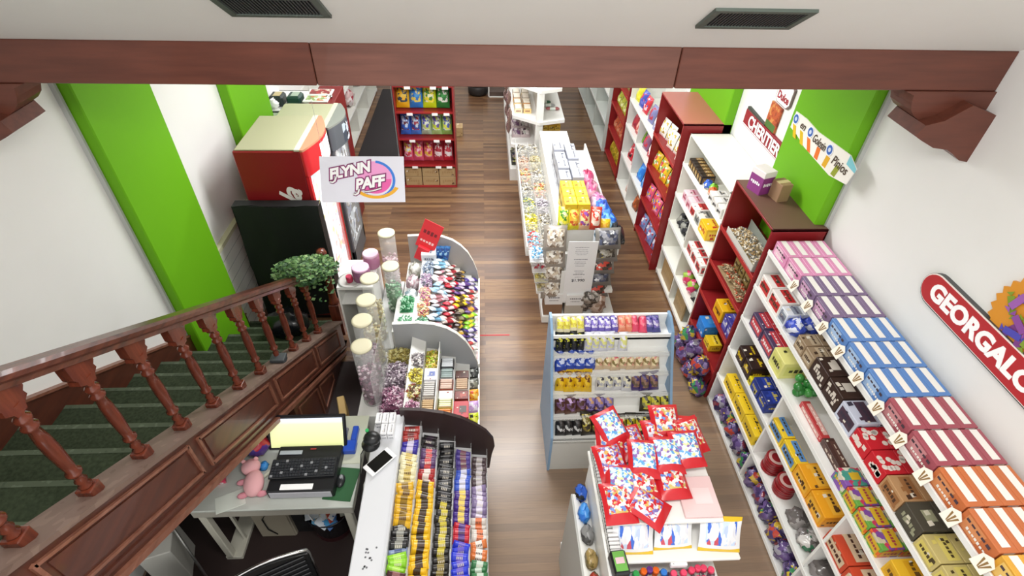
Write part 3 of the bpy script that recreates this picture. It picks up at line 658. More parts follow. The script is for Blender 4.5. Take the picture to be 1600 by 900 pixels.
# third shelf
sh = 'third shelf'
for d, (c, a, wd) in enumerate((('#4b3a5a', '#c43f4a', 'dark purple'), ('#c9303c', '#f0b8c4', 'red'), ('#e07aa6', '#f2b4d0', 'pink'), ('#c98ad0', '#e4b8e8', 'lilac'))):
    for i in range(2):
        inst(carton(.082, .2, .13 if d < 3 else .1, c, a, '#f4e8e8', 'band', i), 'carton', (XF + .06 + d * .085, 2.94 - i * .206, L5), f"{wd} carton on the third shelf from the top, {'farther' if i == 0 else 'nearer'} one", 'box', 'red and pink cartons on the third shelf')
line(L5, [(.26, .17, .16, '#e3e08a', '#d9d878', '#3a3a22', 'band', 1, 1, 'large pale yellow carton')], XF + .01, 2.63, sh)
gr = MB(); rnd = random.Random(9)
for i in range(12): gr.blob(((rnd.random() - .5) * .13, (rnd.random() - .5) * .13, .04 + .09 * rnd.random()), (.034, .034, .034), mat('#2f7a35' if i % 3 else '#4a9a4a', .2), 10, 7)
tag(gr.obj('sweet_bag', loc=(2.24, 2.33, L5)), 'bag of shiny green balls beside the large pale yellow carton', 'bag')
line(L5, [(.06, .3, .05, '#b83a3c', '#d9a8a0', '#f0e0d8', 'band', 1, 1, 'long thin red carton'), (.07, .3, .06, '#4a2f2a', '#5a3c34', '#c9b8a8', 'band', 1, 1, 'long dark brown carton')], XF + .06, 2.22, sh)
for i in range(4):
    for d in range(2):
        a = cells([['#d9a81f', '#c23a5a', '#6aa84a', '#e0681f', '#c9c0a0', '#7a4a9a'], ['#9ac06a', '#c23a5a', '#8a5ab0', '#d9d2c0', '#4a9a8a']][i == 0], 26, stretch=(1, 1, .8))
        inst(carton(.13, .12, .1, a, '#d9b02a', '#a83a4a', 'band' if i else 'label', i % 2), 'carton', (XF + .08 + d * .135, 1.62 - i * .125, L5), f"multicoloured carton on the third shelf, {ORD[i]} from far end, {['front', 'rear'][d]} row", 'box', 'multicoloured cartons on the third shelf')
line(L5, [(.14, .155, .12, '#e3b32a', '#d9a21c', '#6a4a1a', 'band', 4, 2, 'golden yellow carton')], XF + .015, 1.13, sh)
# fourth shelf
sh = 'fourth shelf'
line(L4, [(.13, .13, .14, '#2c1b18', '#3a221c', '#e8c81f', 'band', 2, 2, 'black carton with yellow name'), (.2, .05, .07, '#e0d022', '#d9c81f', '#4a4010', 'band', 1, 1, 'flat yellow carton'),
          (.12, .13, .12, '#1f2f7a', '#2a3f9a', '#c9b85a', 'band', 2, 2, 'navy blue carton'),
          (0, .09, 0, 0, 0, 0, 0, 0, 0, None),
          (.09, .2, .11, '#e8c42a', '#5a8ac0', '#3a2f1a', 'band', 2, 1, 'yellow carton with a blue panel'),
          (.15, .19, .13, '#e8a01f', '#f0b43a', '#5a3a1a', 'band', 2, 1, 'orange carton'),
          (0, .06, 0, 0, 0, 0, 0, 0, 0, None),
          (.15, .22, .12, '#c9482a', '#d9c0a0', '#4a2418', 'band', 3, 1, 'red-orange carton with a beige panel')], XF + .012, 3.02, sh)
# fifth shelf
sh = 'fifth shelf'
line(L3, [(.085, .215, .12, '#ecc92a', '#e8c01f', '#3a2f12', 'band', 3, 1, 'narrow yellow carton')], XF + .012, 3.03, sh)
tin = MB(); tin.lathe([(.075, 0), (.078, .004), (.078, .022), (.075, .026)], mat('#8e1c22', .3), 20); tin.lathe([(.062, .026), (.062, .028)], mat('#c9a8a0', .3), 20); tin.lathe([(.04, .028), (.04, .029)], mat('#8e1c22', .3), 14); tinm = tin.mesh('tin')
for s_, yy in enumerate((2.17, 1.98)):
    for i in range(5): inst(tinm, 'sweet_tin', (2.225 + random.uniform(-.006, .006), yy, L3 + i * .0295), f"round dark red tin, {ORD[i]} from the bottom of the {['farther', 'nearer'][s_]} stack, fifth shelf", 'tin', 'stacked round red tins')
clearb = [cells(['#8f8a8a', '#a8a3a0', '#77706e', '#b8b4b0', '#6a6462'], 14, .15), cells(['#8f8a8a', '#a8a3a0', '#3f7a5a', '#c07a9a', '#6a6462', '#d0ccc8'], 16, .15)]
for i in range(8): inst(lumpy(.075, .075, .062, clearb[i % 2], i + 20), 'sweet_bag', (2.22, 1.74 - i * .155 - (.04 if i > 1 else 0), L3), f'grey clear bag of sweets on the fifth shelf, {ORD[i]} one from the red tins', 'bag', 'grey clear bags on the fifth shelf', rot=(0, 0, i))
mixb = [cells(p, 24, .14) for p in (['#4b3a66', '#6a5488', '#39305a', '#8878a4', '#8a3a4a', '#a8a4b0'], ['#4b3a66', '#6a5488', '#c9b03a', '#39305a', '#7a6a98', '#3f8a5a'], ['#5a4a78', '#c0483a', '#6a5488', '#39305a', '#8878a4', '#c9a83a'])]
for i in range(18):
    if 2.95 - i * .148 > .5:
        inst(lumpy(.085, .075, .095, mixb[i % 3], i % 6 + 40), 'sweet_bag', (2.2, 2.99 - i * .148 - (.02 if i > 3 else 0), L2), f'purple clear bag of mixed sweets on the bottom shelf, {ORD[i]} one from the red cabinet', 'bag', 'purple bags on the bottom shelf', rot=(0, 0, i * 1.3))
for i, (xx, yy, zz) in enumerate(((2.04, 3.22, 0), (2.03, 3.42, 0), (2.04, 3.62, 0), (2.05, 3.8, 0), (2.05, 3.3, .2), (2.05, 3.52, .2), (2.06, 3.72, .2))):
    inst(lumpy(.085, .09, .1, mixb[(i + 1) % 3], i + 60), 'sweet_bag', (xx, yy, zz), f"purple bag piled on the floor before the red cabinet, {ORD[i % 4]} from rack, {'lower' if zz == 0 else 'upper'} layer", 'bag', 'purple bags piled on the floor', rot=(0, 0, i))

# ---- near red cabinet
rack('red_cabinet', 'dark red wall cabinet standing beyond the long white rack, nearest the stair', 2.11, 2.535, 3.16, 3.9, (.36, .76, 1.13, 1.5), 1.94, M_RED, lip='#a52a26')
MB().box(-.205, .205, -.36, .36, 1.958, 1.963, mat('#6d4f42', .5)).obj('top_sheet', bpy.data.objects['red_cabinet'])
MB().add([(-.26, -.35, .0), (-.26, .35, .0), (-.2, .35, .33), (-.2, -.35, .33)], [(0, 1, 2, 3)], M_RED).obj('sloped_kick_board', bpy.data.objects['red_cabinet'])
disp = MB(); disp.box(-.09, .09, -.28, .28, 0, .012, mat('#b8b4a8', .4)); disp.box(-.094, -.09, -.28, .28, 0, .06, mat('#c8c8c0', .1)); disp.box(.09, .094, -.28, .28, 0, .13, mat('#8a9088', .2)); disp.box(-.09, .09, -.284, -.28, 0, .11, mat('#a8aca4', .2))
inst(disp.mesh('display_tray'), 'display_tray', (2.215, 3.52, 1.5), 'long display tray of gold sweets on the upper shelf of the near red cabinet', 'tray')
inst(pile(.17, .54, ['#c9b48a', '#d8cfb8', '#a88a5a', '#e8e2d4', '#8a8a86'], 260, 4, .02, .09), 'wrapped_sweets', (2.215, 3.52, 1.514), 'gold and white wrapped sweets heaped in the long display tray', 'sweets', kind='stuff')
for i in range(4): inst(carton(.12, .1, .14, '#7a6238', '#9a8450', '#3a2a12', 'band', i % 2), 'carton', (2.34, 3.72 - i * .11, 1.13), f'old gold carton inside the near red cabinet, {ORD[i]} from its far side', 'box', 'gold cartons in the red cabinet')
inst(pile(.13, .5, ['#a08a68', '#8a7a60', '#c4b08a', '#b84a2a'], 160, 5, .02, .06), 'wrapped_sweets', (2.2, 3.53, 1.135), 'loose beige sweets along the front of the third shelf of the near red cabinet', 'sweets', kind='stuff')
inst(carton(.14, .18, .14, '#e0ae1c', '#d99a12', '#5a2f12', 'band'), 'carton', (2.2, 3.5, .76), 'bright yellow carton with brown picture in the near red cabinet', 'box')
for i in range(3): inst(carton(.1, .1, .16, '#3f3a8c', '#5a58ac', '#d0cce0', 'band', i), 'carton', (2.18 + (i == 1) * .12, 3.32 - (i == 2) * .1, .76), f"blue-violet carton in the near red cabinet, {['left', 'rear', 'right'][i]} one", 'box', 'blue-violet cartons in the red cabinet')
inst(carton(.15, .17, .14, '#2f7fd0', '#4a96dc', '#e8e8f0', 'label'), 'carton', (2.21, 3.7, .36), 'bright blue carton low in the near red cabinet', 'box')
inst(carton(.12, .15, .08, '#d9b41c', '#e8c83a', '#3a2a12', 'band'), 'carton', (2.2, 3.5, .36), 'low yellow carton beside the bright blue one in the red cabinet', 'box')
r_ = root('carton', (2.22, 3.72, 1.958), 'purple and white carton standing on top of the near red cabinet', 'box', rz=.35)
MB().box(-.06, .06, -.07, .07, 0, .2, mat('#8a3a80', .4), .003).obj('body', r_); MB().box(-.061, .061, -.071, .071, .15, .201, mat('#e8e0e0', .4), .003).obj('upper_band', r_)
g = MB(); ink_row(g, random.Random(1), 'x', (-.062, 0, .09), .1, .04, mwh); ink_row(g, random.Random(2), 'y', (0, -.0725, .09), .09, .04, mwh); g.obj('printing', r_)
r_ = root('carton', (2.33, 3.6, 1.958), 'small beige carton behind the purple one on the red cabinet', 'box', rz=.2)
MB().box(-.05, .05, -.06, .06, 0, .15, mat('#9a7a5c', .6), .003).obj('body', r_); MB().box(-.051, .051, -.02, .02, .149, .152, mat('#c9b48a', .5)).obj('tape', r_)

# ---- second white rack
rack('display_rack', 'short white wall rack with a bare top, between two red cabinets', 2.12, 2.54, 3.93, 5.1, (.06, .4, .78, 1.13, 1.49), 1.8, mat('#e9e8de', .4), [(4.55, .06, 1.11)])
W2 = 'short white rack between the cabinets'
sach = carton(.14, .06, .09, '#2e241c', '#8a6a3a', '#c9b070', 'band')
for i in range(6): inst(sach, 'carton', (2.22, 5.0 - i * .068, 1.49), f'black and gold box, {ORD[i]} from the far end of the short white rack', 'box', 'black and gold boxes on the short white rack')
for i, c in enumerate(('#2f5fc0', '#7ab82a', '#d8622a')):
    inst(lumpy(.045, .045, .045, cells([c, '#e0e0d8', c], 20), i + 70), 'sweet_bag', (2.2 + (i == 1) * .03, 4.56 - i * .07, 1.49), f"small {['blue', 'lime green', 'orange'][i]} bag beside the black and gold boxes", 'bag')
for i in range(3):
    for d in range(2): inst(carton(.13, .1, .1, '#e6e4de', '#d2d0cc', '#3a3634', 'band', d), 'carton', (2.2 + d * .135, 4.3 - i * .115, 1.49), f"white carton with black lines, {ORD[i]} from the coloured bags, {['front', 'rear'][d]} row", 'box', 'white cartons on the short white rack')
line(1.13, [(.14, .13, .12, '#e4cfd4', '#d9aab8', '#a8304a', 'band', 2, 2, 'pinkish white carton'), (.15, .14, .12, '#efe9e4', '#c23a3a', '#7a1a1a', 'band', 1, 2, 'white and red carton'), (.15, .15, .12, '#dcdad4', '#8a8a84', '#3a3a3a', 'band', 1, 2, 'grey and white carton'), (.16, .2, .13, '#e8b81c', '#f0c83a', '#c23a1a', 'band', 1, 2, 'bright yellow and red carton')], 2.14, 4.95, 'the short rack', frm='far cabinet')
blk = cells(['#1c1d20', '#3a3b3e', '#0f1012', '#8a8a80'], 18)
for i in range(3): inst(lumpy(.07, .075, .08, blk, i + 80), 'sweet_bag', (2.22, 4.93 - i * .15, .78), f"black lumpy bag on the short white rack's middle shelf, {ORD[i]} from far end", 'bag', 'black bags on the short white rack')
pk = cells(['#e8588a', '#d83a6a', '#f0a0b8', '#9ac04a'], 16)
line(.78, [(.13, .14, .12, '#ece6e2', '#c23a3a', '#4a3a3a', 'band', 3, 1, 'white carton with red pattern')], 2.14, 4.5, 'its middle shelf', frm='far cabinet')
for i in range(3): inst(lumpy(.07, .07, .08, [pk, pk, blk][i], i + 90), 'sweet_bag', (2.22, 4.4 - i * .16, .4), f"{['pink and green bag', 'bright pink bag', 'black and yellow bag'][i]} on the lower shelf of the short white rack", 'bag')
inst(carton(.02, .36, .3, '#a88a5c', '#b09468', '#a08050', 'label'), 'board', (2.16, 4.82, .06), 'tan cardboard sheet leaning in the bottom of the short white rack', 'cardboard')
inst(carton(.02, .3, .28, '#9c835a', '#b09468', '#a08050', 'label'), 'board', (2.16, 4.3, .06), 'tan cardboard sheet in the near bottom bay of the short white rack', 'cardboard')

# ---- second red cabinet and the racks beyond
rack('red_cabinet', 'red wall cabinet with its top paled for reflected light, farther than the short white rack', 2.04, 2.54, 5.13, 6.0, (.1, .55, 1.0, 1.42), 1.88, M_RED, lip='#a52a26')
MB().box(-.25, .25, -.43, .43, 1.9, 1.905, mat('#b86a60', .35)).obj('top_sheet', bpy.data.objects['red_cabinet.001'])  # pale top: reflected light put into the colour
zones = [(1.42, ['#e8e4dc', '#c9b03a', '#d8d0c0', '#a88a3a', '#ffffff'], 'white and gold'), (1.0, ['#d9b01f', '#6aa03a', '#c23a3a', '#e8882a', '#e8e0d0'], 'yellow and green'),
         (.55, ['#d85a7a', '#e8b01f', '#c23a3a', '#e8a0b8', '#2f5fc0'], 'pink and yellow'), (.1, ['#8a9ac8', '#c23a3a', '#e8e0e8', '#6a7ab8'], 'pale blue and red')]
for zi, (z, p, wd) in enumerate(zones):
    for i in range(5):
        inst(pouch(.15, .2, .08, p[0], cells(p, 24), i + zi), 'sweet_bag', (2.11 + .03 * (i % 2), 5.9 - i * .165, z), f"{wd} bag, {ORD[i]} from far side of pale-topped cabinet, {['top', 'second', 'third', 'bottom'][zi]} shelf", 'bag', 'bags in the pale-topped red cabinet', rot=(-.25, 0, -PI / 2 + .2))
rack('display_rack', 'white wall rack with red and blue bags, beyond the pale-topped cabinet', 2.06, 2.54, 6.03, 7.33, (.05, .5, .95, 1.32), 1.7, mat('#dcdcd6', .4), [(6.7, .05, 1.3)], top=False)
items = [(1.32, 7.2, ['#d0c81f', '#e0d850'], 'yellow'), (1.32, 7.0, ['#3a4aa8', '#c23a4a', '#6a6ab8'], 'blue and red'), (1.32, 6.8, ['#c22a3a', '#3a4aa8', '#e8c0c8'], 'red and blue'), (1.32, 6.5, ['#7a7aa8', '#b03a4a'], 'mauve'), (1.32, 6.25, ['#8a8ab8', '#d8d8e0'], 'pale blue'),
         (.95, 7.15, ['#a8303a', '#8a2a3a'], 'dark red'), (.95, 6.95, ['#b83a3a', '#e8b0a0'], 'red'), (.95, 6.75, ['#7aa03a', '#4a6a2a', '#c23a3a'], 'green'), (.95, 6.5, ['#8a5a7a', '#c23a4a'], 'plum'), (.95, 6.25, ['#c22a3a', '#e8e0e0'], 'red and white'),
         (.5, 7.1, ['#c22a3a', '#e8b0b0', '#3a2a2a'], 'red'), (.5, 6.85, ['#c8304a', '#f0d0d0'], 'cherry red'), (.5, 6.5, ['#2f78d0', '#4a9ae0'], 'bright blue'), (.5, 6.25, ['#3f88d8', '#7ab0e8'], 'sky blue'),
         (.05, 6.9, ['#d8b0a0', '#e8d8d0'], 'pale'), (.05, 6.45, ['#8a4a2a', '#c8683a'], 'brown')]
for i, (z, y, p, wd) in enumerate(items):
    inst(pouch(.16, .22, .09, p[0], cells(p, 22), i), 'sweet_bag', (2.13, y, z), f"{wd} bag of sweets on the {['bottom', 'lower', 'middle', 'upper'][[.05, .5, .95, 1.32].index(z)]} shelf of the far white rack", 'bag', 'bags on the far white rack', rot=(-.3, 0, -PI / 2 + .15))
rack('red_cabinet', 'tall narrow red wall cabinet farthest along the right wall', 2.04, 2.54, 7.36, 8.3, (.08, .5, .9, 1.28), 1.62, M_RED, lip='#a52a26', top=False)
for zi, (z, p, wd) in enumerate(((1.28, ['#8a8a4a', '#d8d0a0', '#5a3a2a'], 'olive'), (.9, ['#a8a83a', '#6a7a2a', '#d8d8a0'], 'lime'), (.5, ['#b8583a', '#7a2a1a', '#c8886a'], 'rust'), (.08, ['#b8982a', '#d8b83a', '#8a7a1a'], 'mustard'))):
    for i in range(4): inst(pouch(.17, .24, .1, p[0], cells(p, 20), i), 'sweet_bag', (2.12, 8.15 - i * .2, z), f"{wd} bag in the farthest red cabinet, {ORD[i]} from its far side", 'bag', 'bags in the farthest red cabinet', rot=(-.3, 0, -PI / 2))
rack('display_rack', 'nearly empty white rack at the far end of the right wall', 2.0, 2.5, 8.35, 11.2, (.05, .5, .95), 1.35, mat('#c9cdc6', .5), [(9.3, .05, 1.33), (10.25, .05, 1.33)], top=False)
for i, (y, z, p, wd) in enumerate(((8.6, .5, ['#3a4a9a', '#5a6ab8'], 'navy blue'), (9.0, .95, ['#7a5a4a', '#a88a7a'], 'brown'), (9.7, .95, ['#8a6a5a', '#c8b8a8'], 'grey-brown'), (8.6, .95, ['#c8883a', '#d8b86a'], 'amber'))):
    inst(pouch(.2, .25, .1, p[0], cells(p, 20), i), 'sweet_bag', (2.1, y, z), f"{wd} bag on the nearly empty rack at the far end", 'bag', rot=(-.3, 0, -PI / 2))
# ================================================================ free-standing red shelf facing the aisle
r_ = root('red_shelf', (-.8, 7.3, 0), 'red free-standing shelf unit of snack bags at the head of the aisle', 'shelving')
mr = mat('#922225', .4)
MB().box(-.4, .4, .27, .285, .02, 1.95, mr).obj('back_panel', r_)
for x in (-.4, .385): MB().box(x, x + .015, -.15, .285, 0, 1.95, mr, .002).obj('side_panel', r_)
for z in (.02, .36, .77, 1.16, 1.52): MB().box(-.385, .385, -.15, .27, z - .018, z, mr).obj('shelf', r_)
for z in (.36, .77, 1.16, 1.52):
    for x in (-.24, .1, .26): MB().box(x, x + .08, -.158, -.153, z - .04, z - .005, mwh).obj('price_tag', r_)
for i in range(3):
    for k in range(2): inst(carton(.3, .24, .14, '#b59a70', '#a88a60', '#6a4a2a', 'label', i), 'carton', (-1.04 + i * .25, 7.34, .02 + k * .145), f"brown cardboard carton under the red shelf, {['left', 'middle', 'right'][i]} {['bottom', 'top'][k]} one", 'box', 'brown cartons under the red shelf', rot=(0, 0, PI / 2 + random.uniform(-.02, .02)))
def pz(names, z, w_, h, lean=-.3, y=7.3, x0=-1.1, deep=1):
    for i, (p, wd, pal) in enumerate(names):
        for d in range(deep): inst(pouch(w_ * 1.06, h * 1.22, .13, p, cells(pal, 34), i), 'snack_bag', (x0 + i * (w_ + .008), y + d * .1, z + .01), f"{wd} snack bag on the {sh_}{', rear row' if d else ''}", 'bag', 'snack bags on the red shelf', rot=(lean, 0, random.uniform(-.05, .05)))
for zz, lst, w_, h in ((.36, [('#d04a6a', 'pink left', ['#e8a0b8', '#c23a4a', '#e8d060', '#d8e0e8']), ('#d85a7a', 'pink second', ['#e8d060', '#d84a6a', '#f0c0d0']), ('#c84a5a', 'pink and yellow third', ['#e8c050', '#c23a4a', '#e8a0b8']), ('#b83a4a', 'red and white fourth', ['#e8d8d8', '#a82a3a']), ('#c22a3a', 'red fifth', ['#e8e0e0', '#c23a4a'])], .138, .24),
                       (.77, [('#3a6ac8', 'blue left', ['#2f5fc0', '#c8d8f0', '#6a3a4a']), ('#4a7ad0', 'blue second', ['#3a4a9a', '#c8d8e8', '#a83a4a']), ('#a8b8a0', 'pale green third', ['#c8d880', '#5a5ab8', '#e8f0e0']), ('#a8c880', 'green fourth', ['#c8d840', '#6a5aa8', '#e8f0e0']), ('#90b860', 'green fifth', ['#e0e860', '#5a6ab8', '#d8e8d0'])], .138, .24),
                       (1.16, [('#e8b01f', 'yellow and blue left', ['#3a4a5a', '#f0b81f', '#e8c85a']), ('#2f78c8', 'bright blue', ['#e8d060', '#2f78c8', '#4a9ad8']), ('#c8d820', 'yellow and green tall', ['#f0e040', '#4a8a2a', '#e8e8c0']), ('#2f7a3a', 'dark green right', ['#e8e8e0', '#2f7a3a', '#3f9a4a'])], .175, .28),
                       (1.52, [('#5a4a3a', 'brown', ['#8a7a6a', '#3a2a1f']), ('#a83a3a', 'red', ['#c88a8a', '#7a2a2a']), ('#8ab840', 'lime', ['#c8d860', '#5a8a2a']), ('#6a9a2f', 'green', ['#c8d860', '#3a6a1f'])], .175, .26)):
    sh_ = {.36: 'lowest', .77: 'second', 1.16: 'third', 1.52: 'top'}[zz] + ' board of the red shelf'
    pz(lst, zz, w_, h)
inst(carton(.12, .2, .16, '#b59a70', '#a88a60', '#6a4a2a', 'label'), 'carton', (-.42, 9.0, 0), 'small brown carton on the floor beyond the red shelf', 'box')

# ================================================================ far end
r_ = root('stool', (-.1, 10.9, 0), 'round beige cushioned stool on a dark base at the far end of the aisle', 'stool')
MB().lathe([(.15, 0), (.2, .03), (.2, .16), (.17, .2)], mat('#2a2625', .5), 18).obj('base', r_); MB().lathe([(.17, .2), (.21, .22), (.22, .3), (.17, .36), (.08, .38)], mat('#b8a88c', .6), 18).obj('cushion', r_)
r_ = root('white_crate', (.3, 10.9, 0), 'white frame crate standing behind the near end of the white gondola', 'crate')
g = MB()
for x in (-.19, .17):
    for y in (-.2, .2): g.box(x, x + .02, y, y + .02, 0, .5, M_WHITE)
for z in (0, .48):
    for y in (-.2, .2): g.box(-.19, .19, y, y + .02, z, z + .02, M_WHITE)
    for x in (-.19, .17): g.box(x, x + .02, -.2, .22, z, z + .02, M_WHITE)
g.obj('frame', r_); MB().box(-.17, .17, -.18, .2, .02, .1, mat('#5a4a42', .6)).obj('contents', r_)
# white double-sided gondola
r_ = root('white_gondola', (.78, 8.6, 0), 'white double-sided gondola with angled shelves at the far centre', 'shelving')
MB().box(-.05, .05, -1.5, -1.42, 0, 1.9, M_WHITE, .004).obj('end_post', r_)
MB().box(-.02, .02, -1.42, 1.6, 0, 1.9, M_WHITE).obj('centre_panel', r_)
for z in (.62, 1.06, 1.5):
    q = 1 if z < 1.5 else .8
    MB().prism([(-.0, -1.53), (.36 * q, -1.42), (.38 * q, 1.6), (-.38 * q, 1.6), (-.38 * q, -1.26)], 'z', z - .045, z, M_WHITE).obj('shelf', r_)
MB().box(-.38, -.02, -1.24, 1.6, .0, .2, M_WHITE, .003).obj('left_base', r_); MB().box(.02, .38, -1.2, 1.6, .0, .2, M_WHITE, .003).obj('right_base', r_)
brn = cells(['#8a6a6a', '#5a3a3a', '#c8b8b0', '#a89088', '#6a4a5a'], 24)
for i in range(9): inst(pouch(.13, .2, .07, '#8a7068', brn, i), 'sweet_bag', (.375, 7.35 + i * .2, [.95, .7, 1.05][i % 3]), f'brown and grey bag hanging left on the white gondola, {ORD[i]} from near end', 'bag', 'bags hanging on the white gondola', rot=(0, 0, -PI / 2))
for i in range(3):
    for k in range(3): inst(carton(.11, .085, .085, '#d8a81f', '#e8c85a', '#7a5a12', 'band', i % 2), 'carton', (.9 + i * .09, 7.45, .62 + k * .088), f"small golden carton on the white gondola, {['left', 'middle', 'right'][i]} column, {['bottom', 'middle', 'top'][k]} one", 'box', 'golden cartons on the white gondola', rot=(0, 0, PI / 2))
for i in range(4): inst(pouch(.15, .16, .08, '#b8a8a8', cells([['#8a7a80', '#c8c0c0', '#6a4a6a'], ['#b8b8b0', '#4a2a3a', '#e8e0e0']][i % 2], 22), i), 'sweet_bag', (.5 + (i % 2) * .13, 7.55 + (i // 2) * .3, .62), f"grey and plum bag on the middle left shelf of the white gondola, {['near left', 'near right', 'far left', 'far right'][i]}", 'bag', rot=(-.9, 0, 0))
inst(pile(.32, .5, ['#4a4a42', '#6a5a7a', '#a8a85a', '#c8b8a0', '#2a3a6a', '#8a8a82'], 260, 14, .03, .16), 'wrapped_sweets', (.59, 7.72, .205), 'loose multicoloured sweets in the left base of the white gondola', 'sweets', kind='stuff')
inst(pile(.32, .5, ['#b8b4b4', '#d8d4d4', '#8a8486', '#a8a0a0'], 220, 15, .03, .16), 'wrapped_sweets', (.98, 7.72, .205), 'loose silver grey sweets in the right base of the white gondola', 'sweets', kind='stuff')
for i in range(4):
    for d in range(2): inst(carton(.11, .14, .07, ['#e8d8b8', '#e8c88a', '#d8a060', '#e8e0d0'][(i + d) % 4], '#f0e8d8', '#8a4a3a', 'tray', i), 'carton', (.5 + d * .13, 7.45 + i * .2, 1.06), f"cream and orange display carton on the white gondola, {ORD[i]} from near end, {'left' if d == 0 else 'right'} column", 'box', 'cream display cartons on the white gondola')
for i in range(3): inst(bar(.2, .07, .04, ['#2f6a4a', '#a8a8a8', '#a85a5a'][i], '#e0e8e0'), 'packet', (.95 + .05 * (i - 1), 7.75 - i * .12, 1.065), f"{['dark green', 'grey', 'dusty red'][i]} packet lying on the upper right shelf of the white gondola", 'packet')
inst(carton(.24, .2, .3, '#8a6a44', '#94744c', '#5a4228', 'label'), 'carton', (.72, 6.95, 0), 'brown carton between the white gondola and the centre gondola', 'box')

# ================================================================ centre gondola
r_ = root('centre_gondola', (.93, 5.5, 0), 'big white gondola heaped with sweets in the middle of the shop', 'shelving')
MB().box(-.31, .49, -1.28, 1.4, 0, .1, M_WHITE, .004).obj('plinth', r_)
MB().box(-.3, .3, -.98, 1.35, .1, .72, M_WHITE).obj('body', r_)
MB().prism([(-.5, .74), (-.5, .86), (-.48, .86), (-.48, .76), (.46, .76), (.46, .86), (.48, .86), (.48, .74)], 'y', -1.03, 1.35, M_WHITE).obj('display_deck', r_)
MB().box(-.17, .2, -.98, 1.35, .76, 1.04, M_WHITE).obj('centre_riser', r_)
MB().box(-.38, .44, -1.2, -.98, .36, .4, M_WHITE).obj('end_shelf', r_)
g = MB()
for y in (-1.03, -.68, -.33, .02, .37, .72, 1.07): g.box(-.48, -.17, y, y + .008, .76, .9, M_CLEAR)
g.box(-.335, -.327, -1.03, 1.35, .76, .88, M_CLEAR); g.box(-.5, -.492, -1.03, 1.35, .86, .92, M_CLEAR); g.obj('divider', r_)
sil = ['#a39f98', '#cfcbc3', '#77726b', '#b5a888', '#dedbd4', '#948e84']
pals = [['#d8d0c8', '#c23a3a', '#e8e0d8', '#7ab8d8'], ['#e8d840', '#c8b82f', '#f0ecc8', '#8a8a3a'], ['#98988f', '#c8c8c0', '#7a8a7a', '#d0cc60'], sil, ['#d8c0a0', '#c8704a', '#d8d080', '#a8a098'], ['#c8a088', '#d8c0a8', '#a88068', '#b8b0a8'], sil]
wds = ['red, white and blue', 'yellow', 'grey and yellow', 'silver', 'peach and cream', 'pale pink', 'silver white']
for i in range(7):
    for d in range(2):
        p = pals[i] if d == 0 else [sil, sil, ['#b8b0b8', '#8a848c', '#a8a0a8', '#d0ced0'], pals[4], sil, ['#c0b890', '#a89870', '#d8d0b8'], sil][i]
        inst(pile(.145, .33, p, 110, 30 + i * 2 + d, .026, .1), 'wrapped_sweets', (.93 - .41 + d * .157, 4.65 + i * .35, .765), f"{wds[i] if d == 0 else 'pale ' + wds[i]} sweets, {'outer' if d == 0 else 'inner'} left bin of centre gondola, {ORD[i]} from near end", 'sweets', 'loose sweets in the bins of the centre gondola', kind='stuff')
for i in range(4):
    for d in range(2):
        for k in range(1): inst(carton(.124, .205, .26 - .02 * ((i + d) % 2), '#a9abb6', '#c2c4cc', '#5a5c6a', 'band', i % 2), 'carton', (.888 + d * .137, 5.88 - i * .218, 1.04), f"tall white carton on centre gondola, {['left', 'right'][d]} column, {ORD[i]} from the far end", 'box', 'white cartons on the centre gondola')
for i in range(3):
    for d in range(2): inst(carton(.125, .155, .27, '#e8c01f', '#f0d84a', '#8a6a12', 'band', i % 2), 'carton', (.87 + d * .13, 4.95 - i * .16, 1.045), f"yellow carton on centre gondola, {['left', 'right'][d]} column, {ORD[i]} from the white cartons", 'box', 'yellow cartons on the centre gondola')
MB().box(-.13, .14, -.99, -.95, 1.04, 1.12, mat('#d8d8dc', .4)).obj('end_rim', r_)
for i, (p, pal, wd) in enumerate((('#c8d02f', ['#e8e040', '#4a8a2a', '#d8d8a0'], 'yellow and green'), ('#e0d02f', ['#e8a03a', '#e8e060', '#c8582f'], 'yellow and orange'), ('#d8b08a', ['#e8d8a0', '#c84a3a', '#8a4aa0'], 'beige and purple'), ('#c8402f', ['#e8c8b8', '#d8402f', '#e8e0d0'], 'red and white'), ('#e8c01f', ['#f0d040', '#d8a01f'], 'golden yellow'))):
    inst(pouch(.12, .24, .1, p, cells(pal, 34), i), 'snack_bag', (.8 + i * .108, 4.5, 1.045 if i < 4 else .9), f"{wd} bag standing at the near top end of the centre gondola", 'bag', rot=(-.35, 0, random.uniform(-.1, .1)))
for i, (x, y, z, p, pal, wd) in enumerate(((1.24, 5.75, .77, '#e07a9a', ['#e86a9a', '#f0b0c8', '#d84a7a'], 'pink'), (1.26, 5.5, .77, '#e890a8', ['#f0b8c8', '#d86a9a'], 'rose pink'), (1.3, 5.2, .77, '#d8a8c8', ['#e8c8d8', '#c87aa8'], 'lilac pink'), (1.3, 4.98, .82, '#3a78d8', ['#2f6ad0', '#5a9ae8', '#3a5ab8'], 'blue'), (1.33, 4.8, .77, '#3f88e0', ['#2f6ad0', '#6aa8f0'], 'bright blue'), (1.27, 4.65, .77, '#7ab8e0', ['#a8d8f0', '#5a98c8'], 'light blue'), (1.38, 4.6, .77, '#1f2226', ['#2a2d33', '#101216'], 'black'))):
    inst(lumpy(.09, .15, .13, cells(pal, 22, .3), i + 110), 'sweet_bag', (x, y, z), f"{wd} soft bag on the right side of the centre gondola", 'bag')
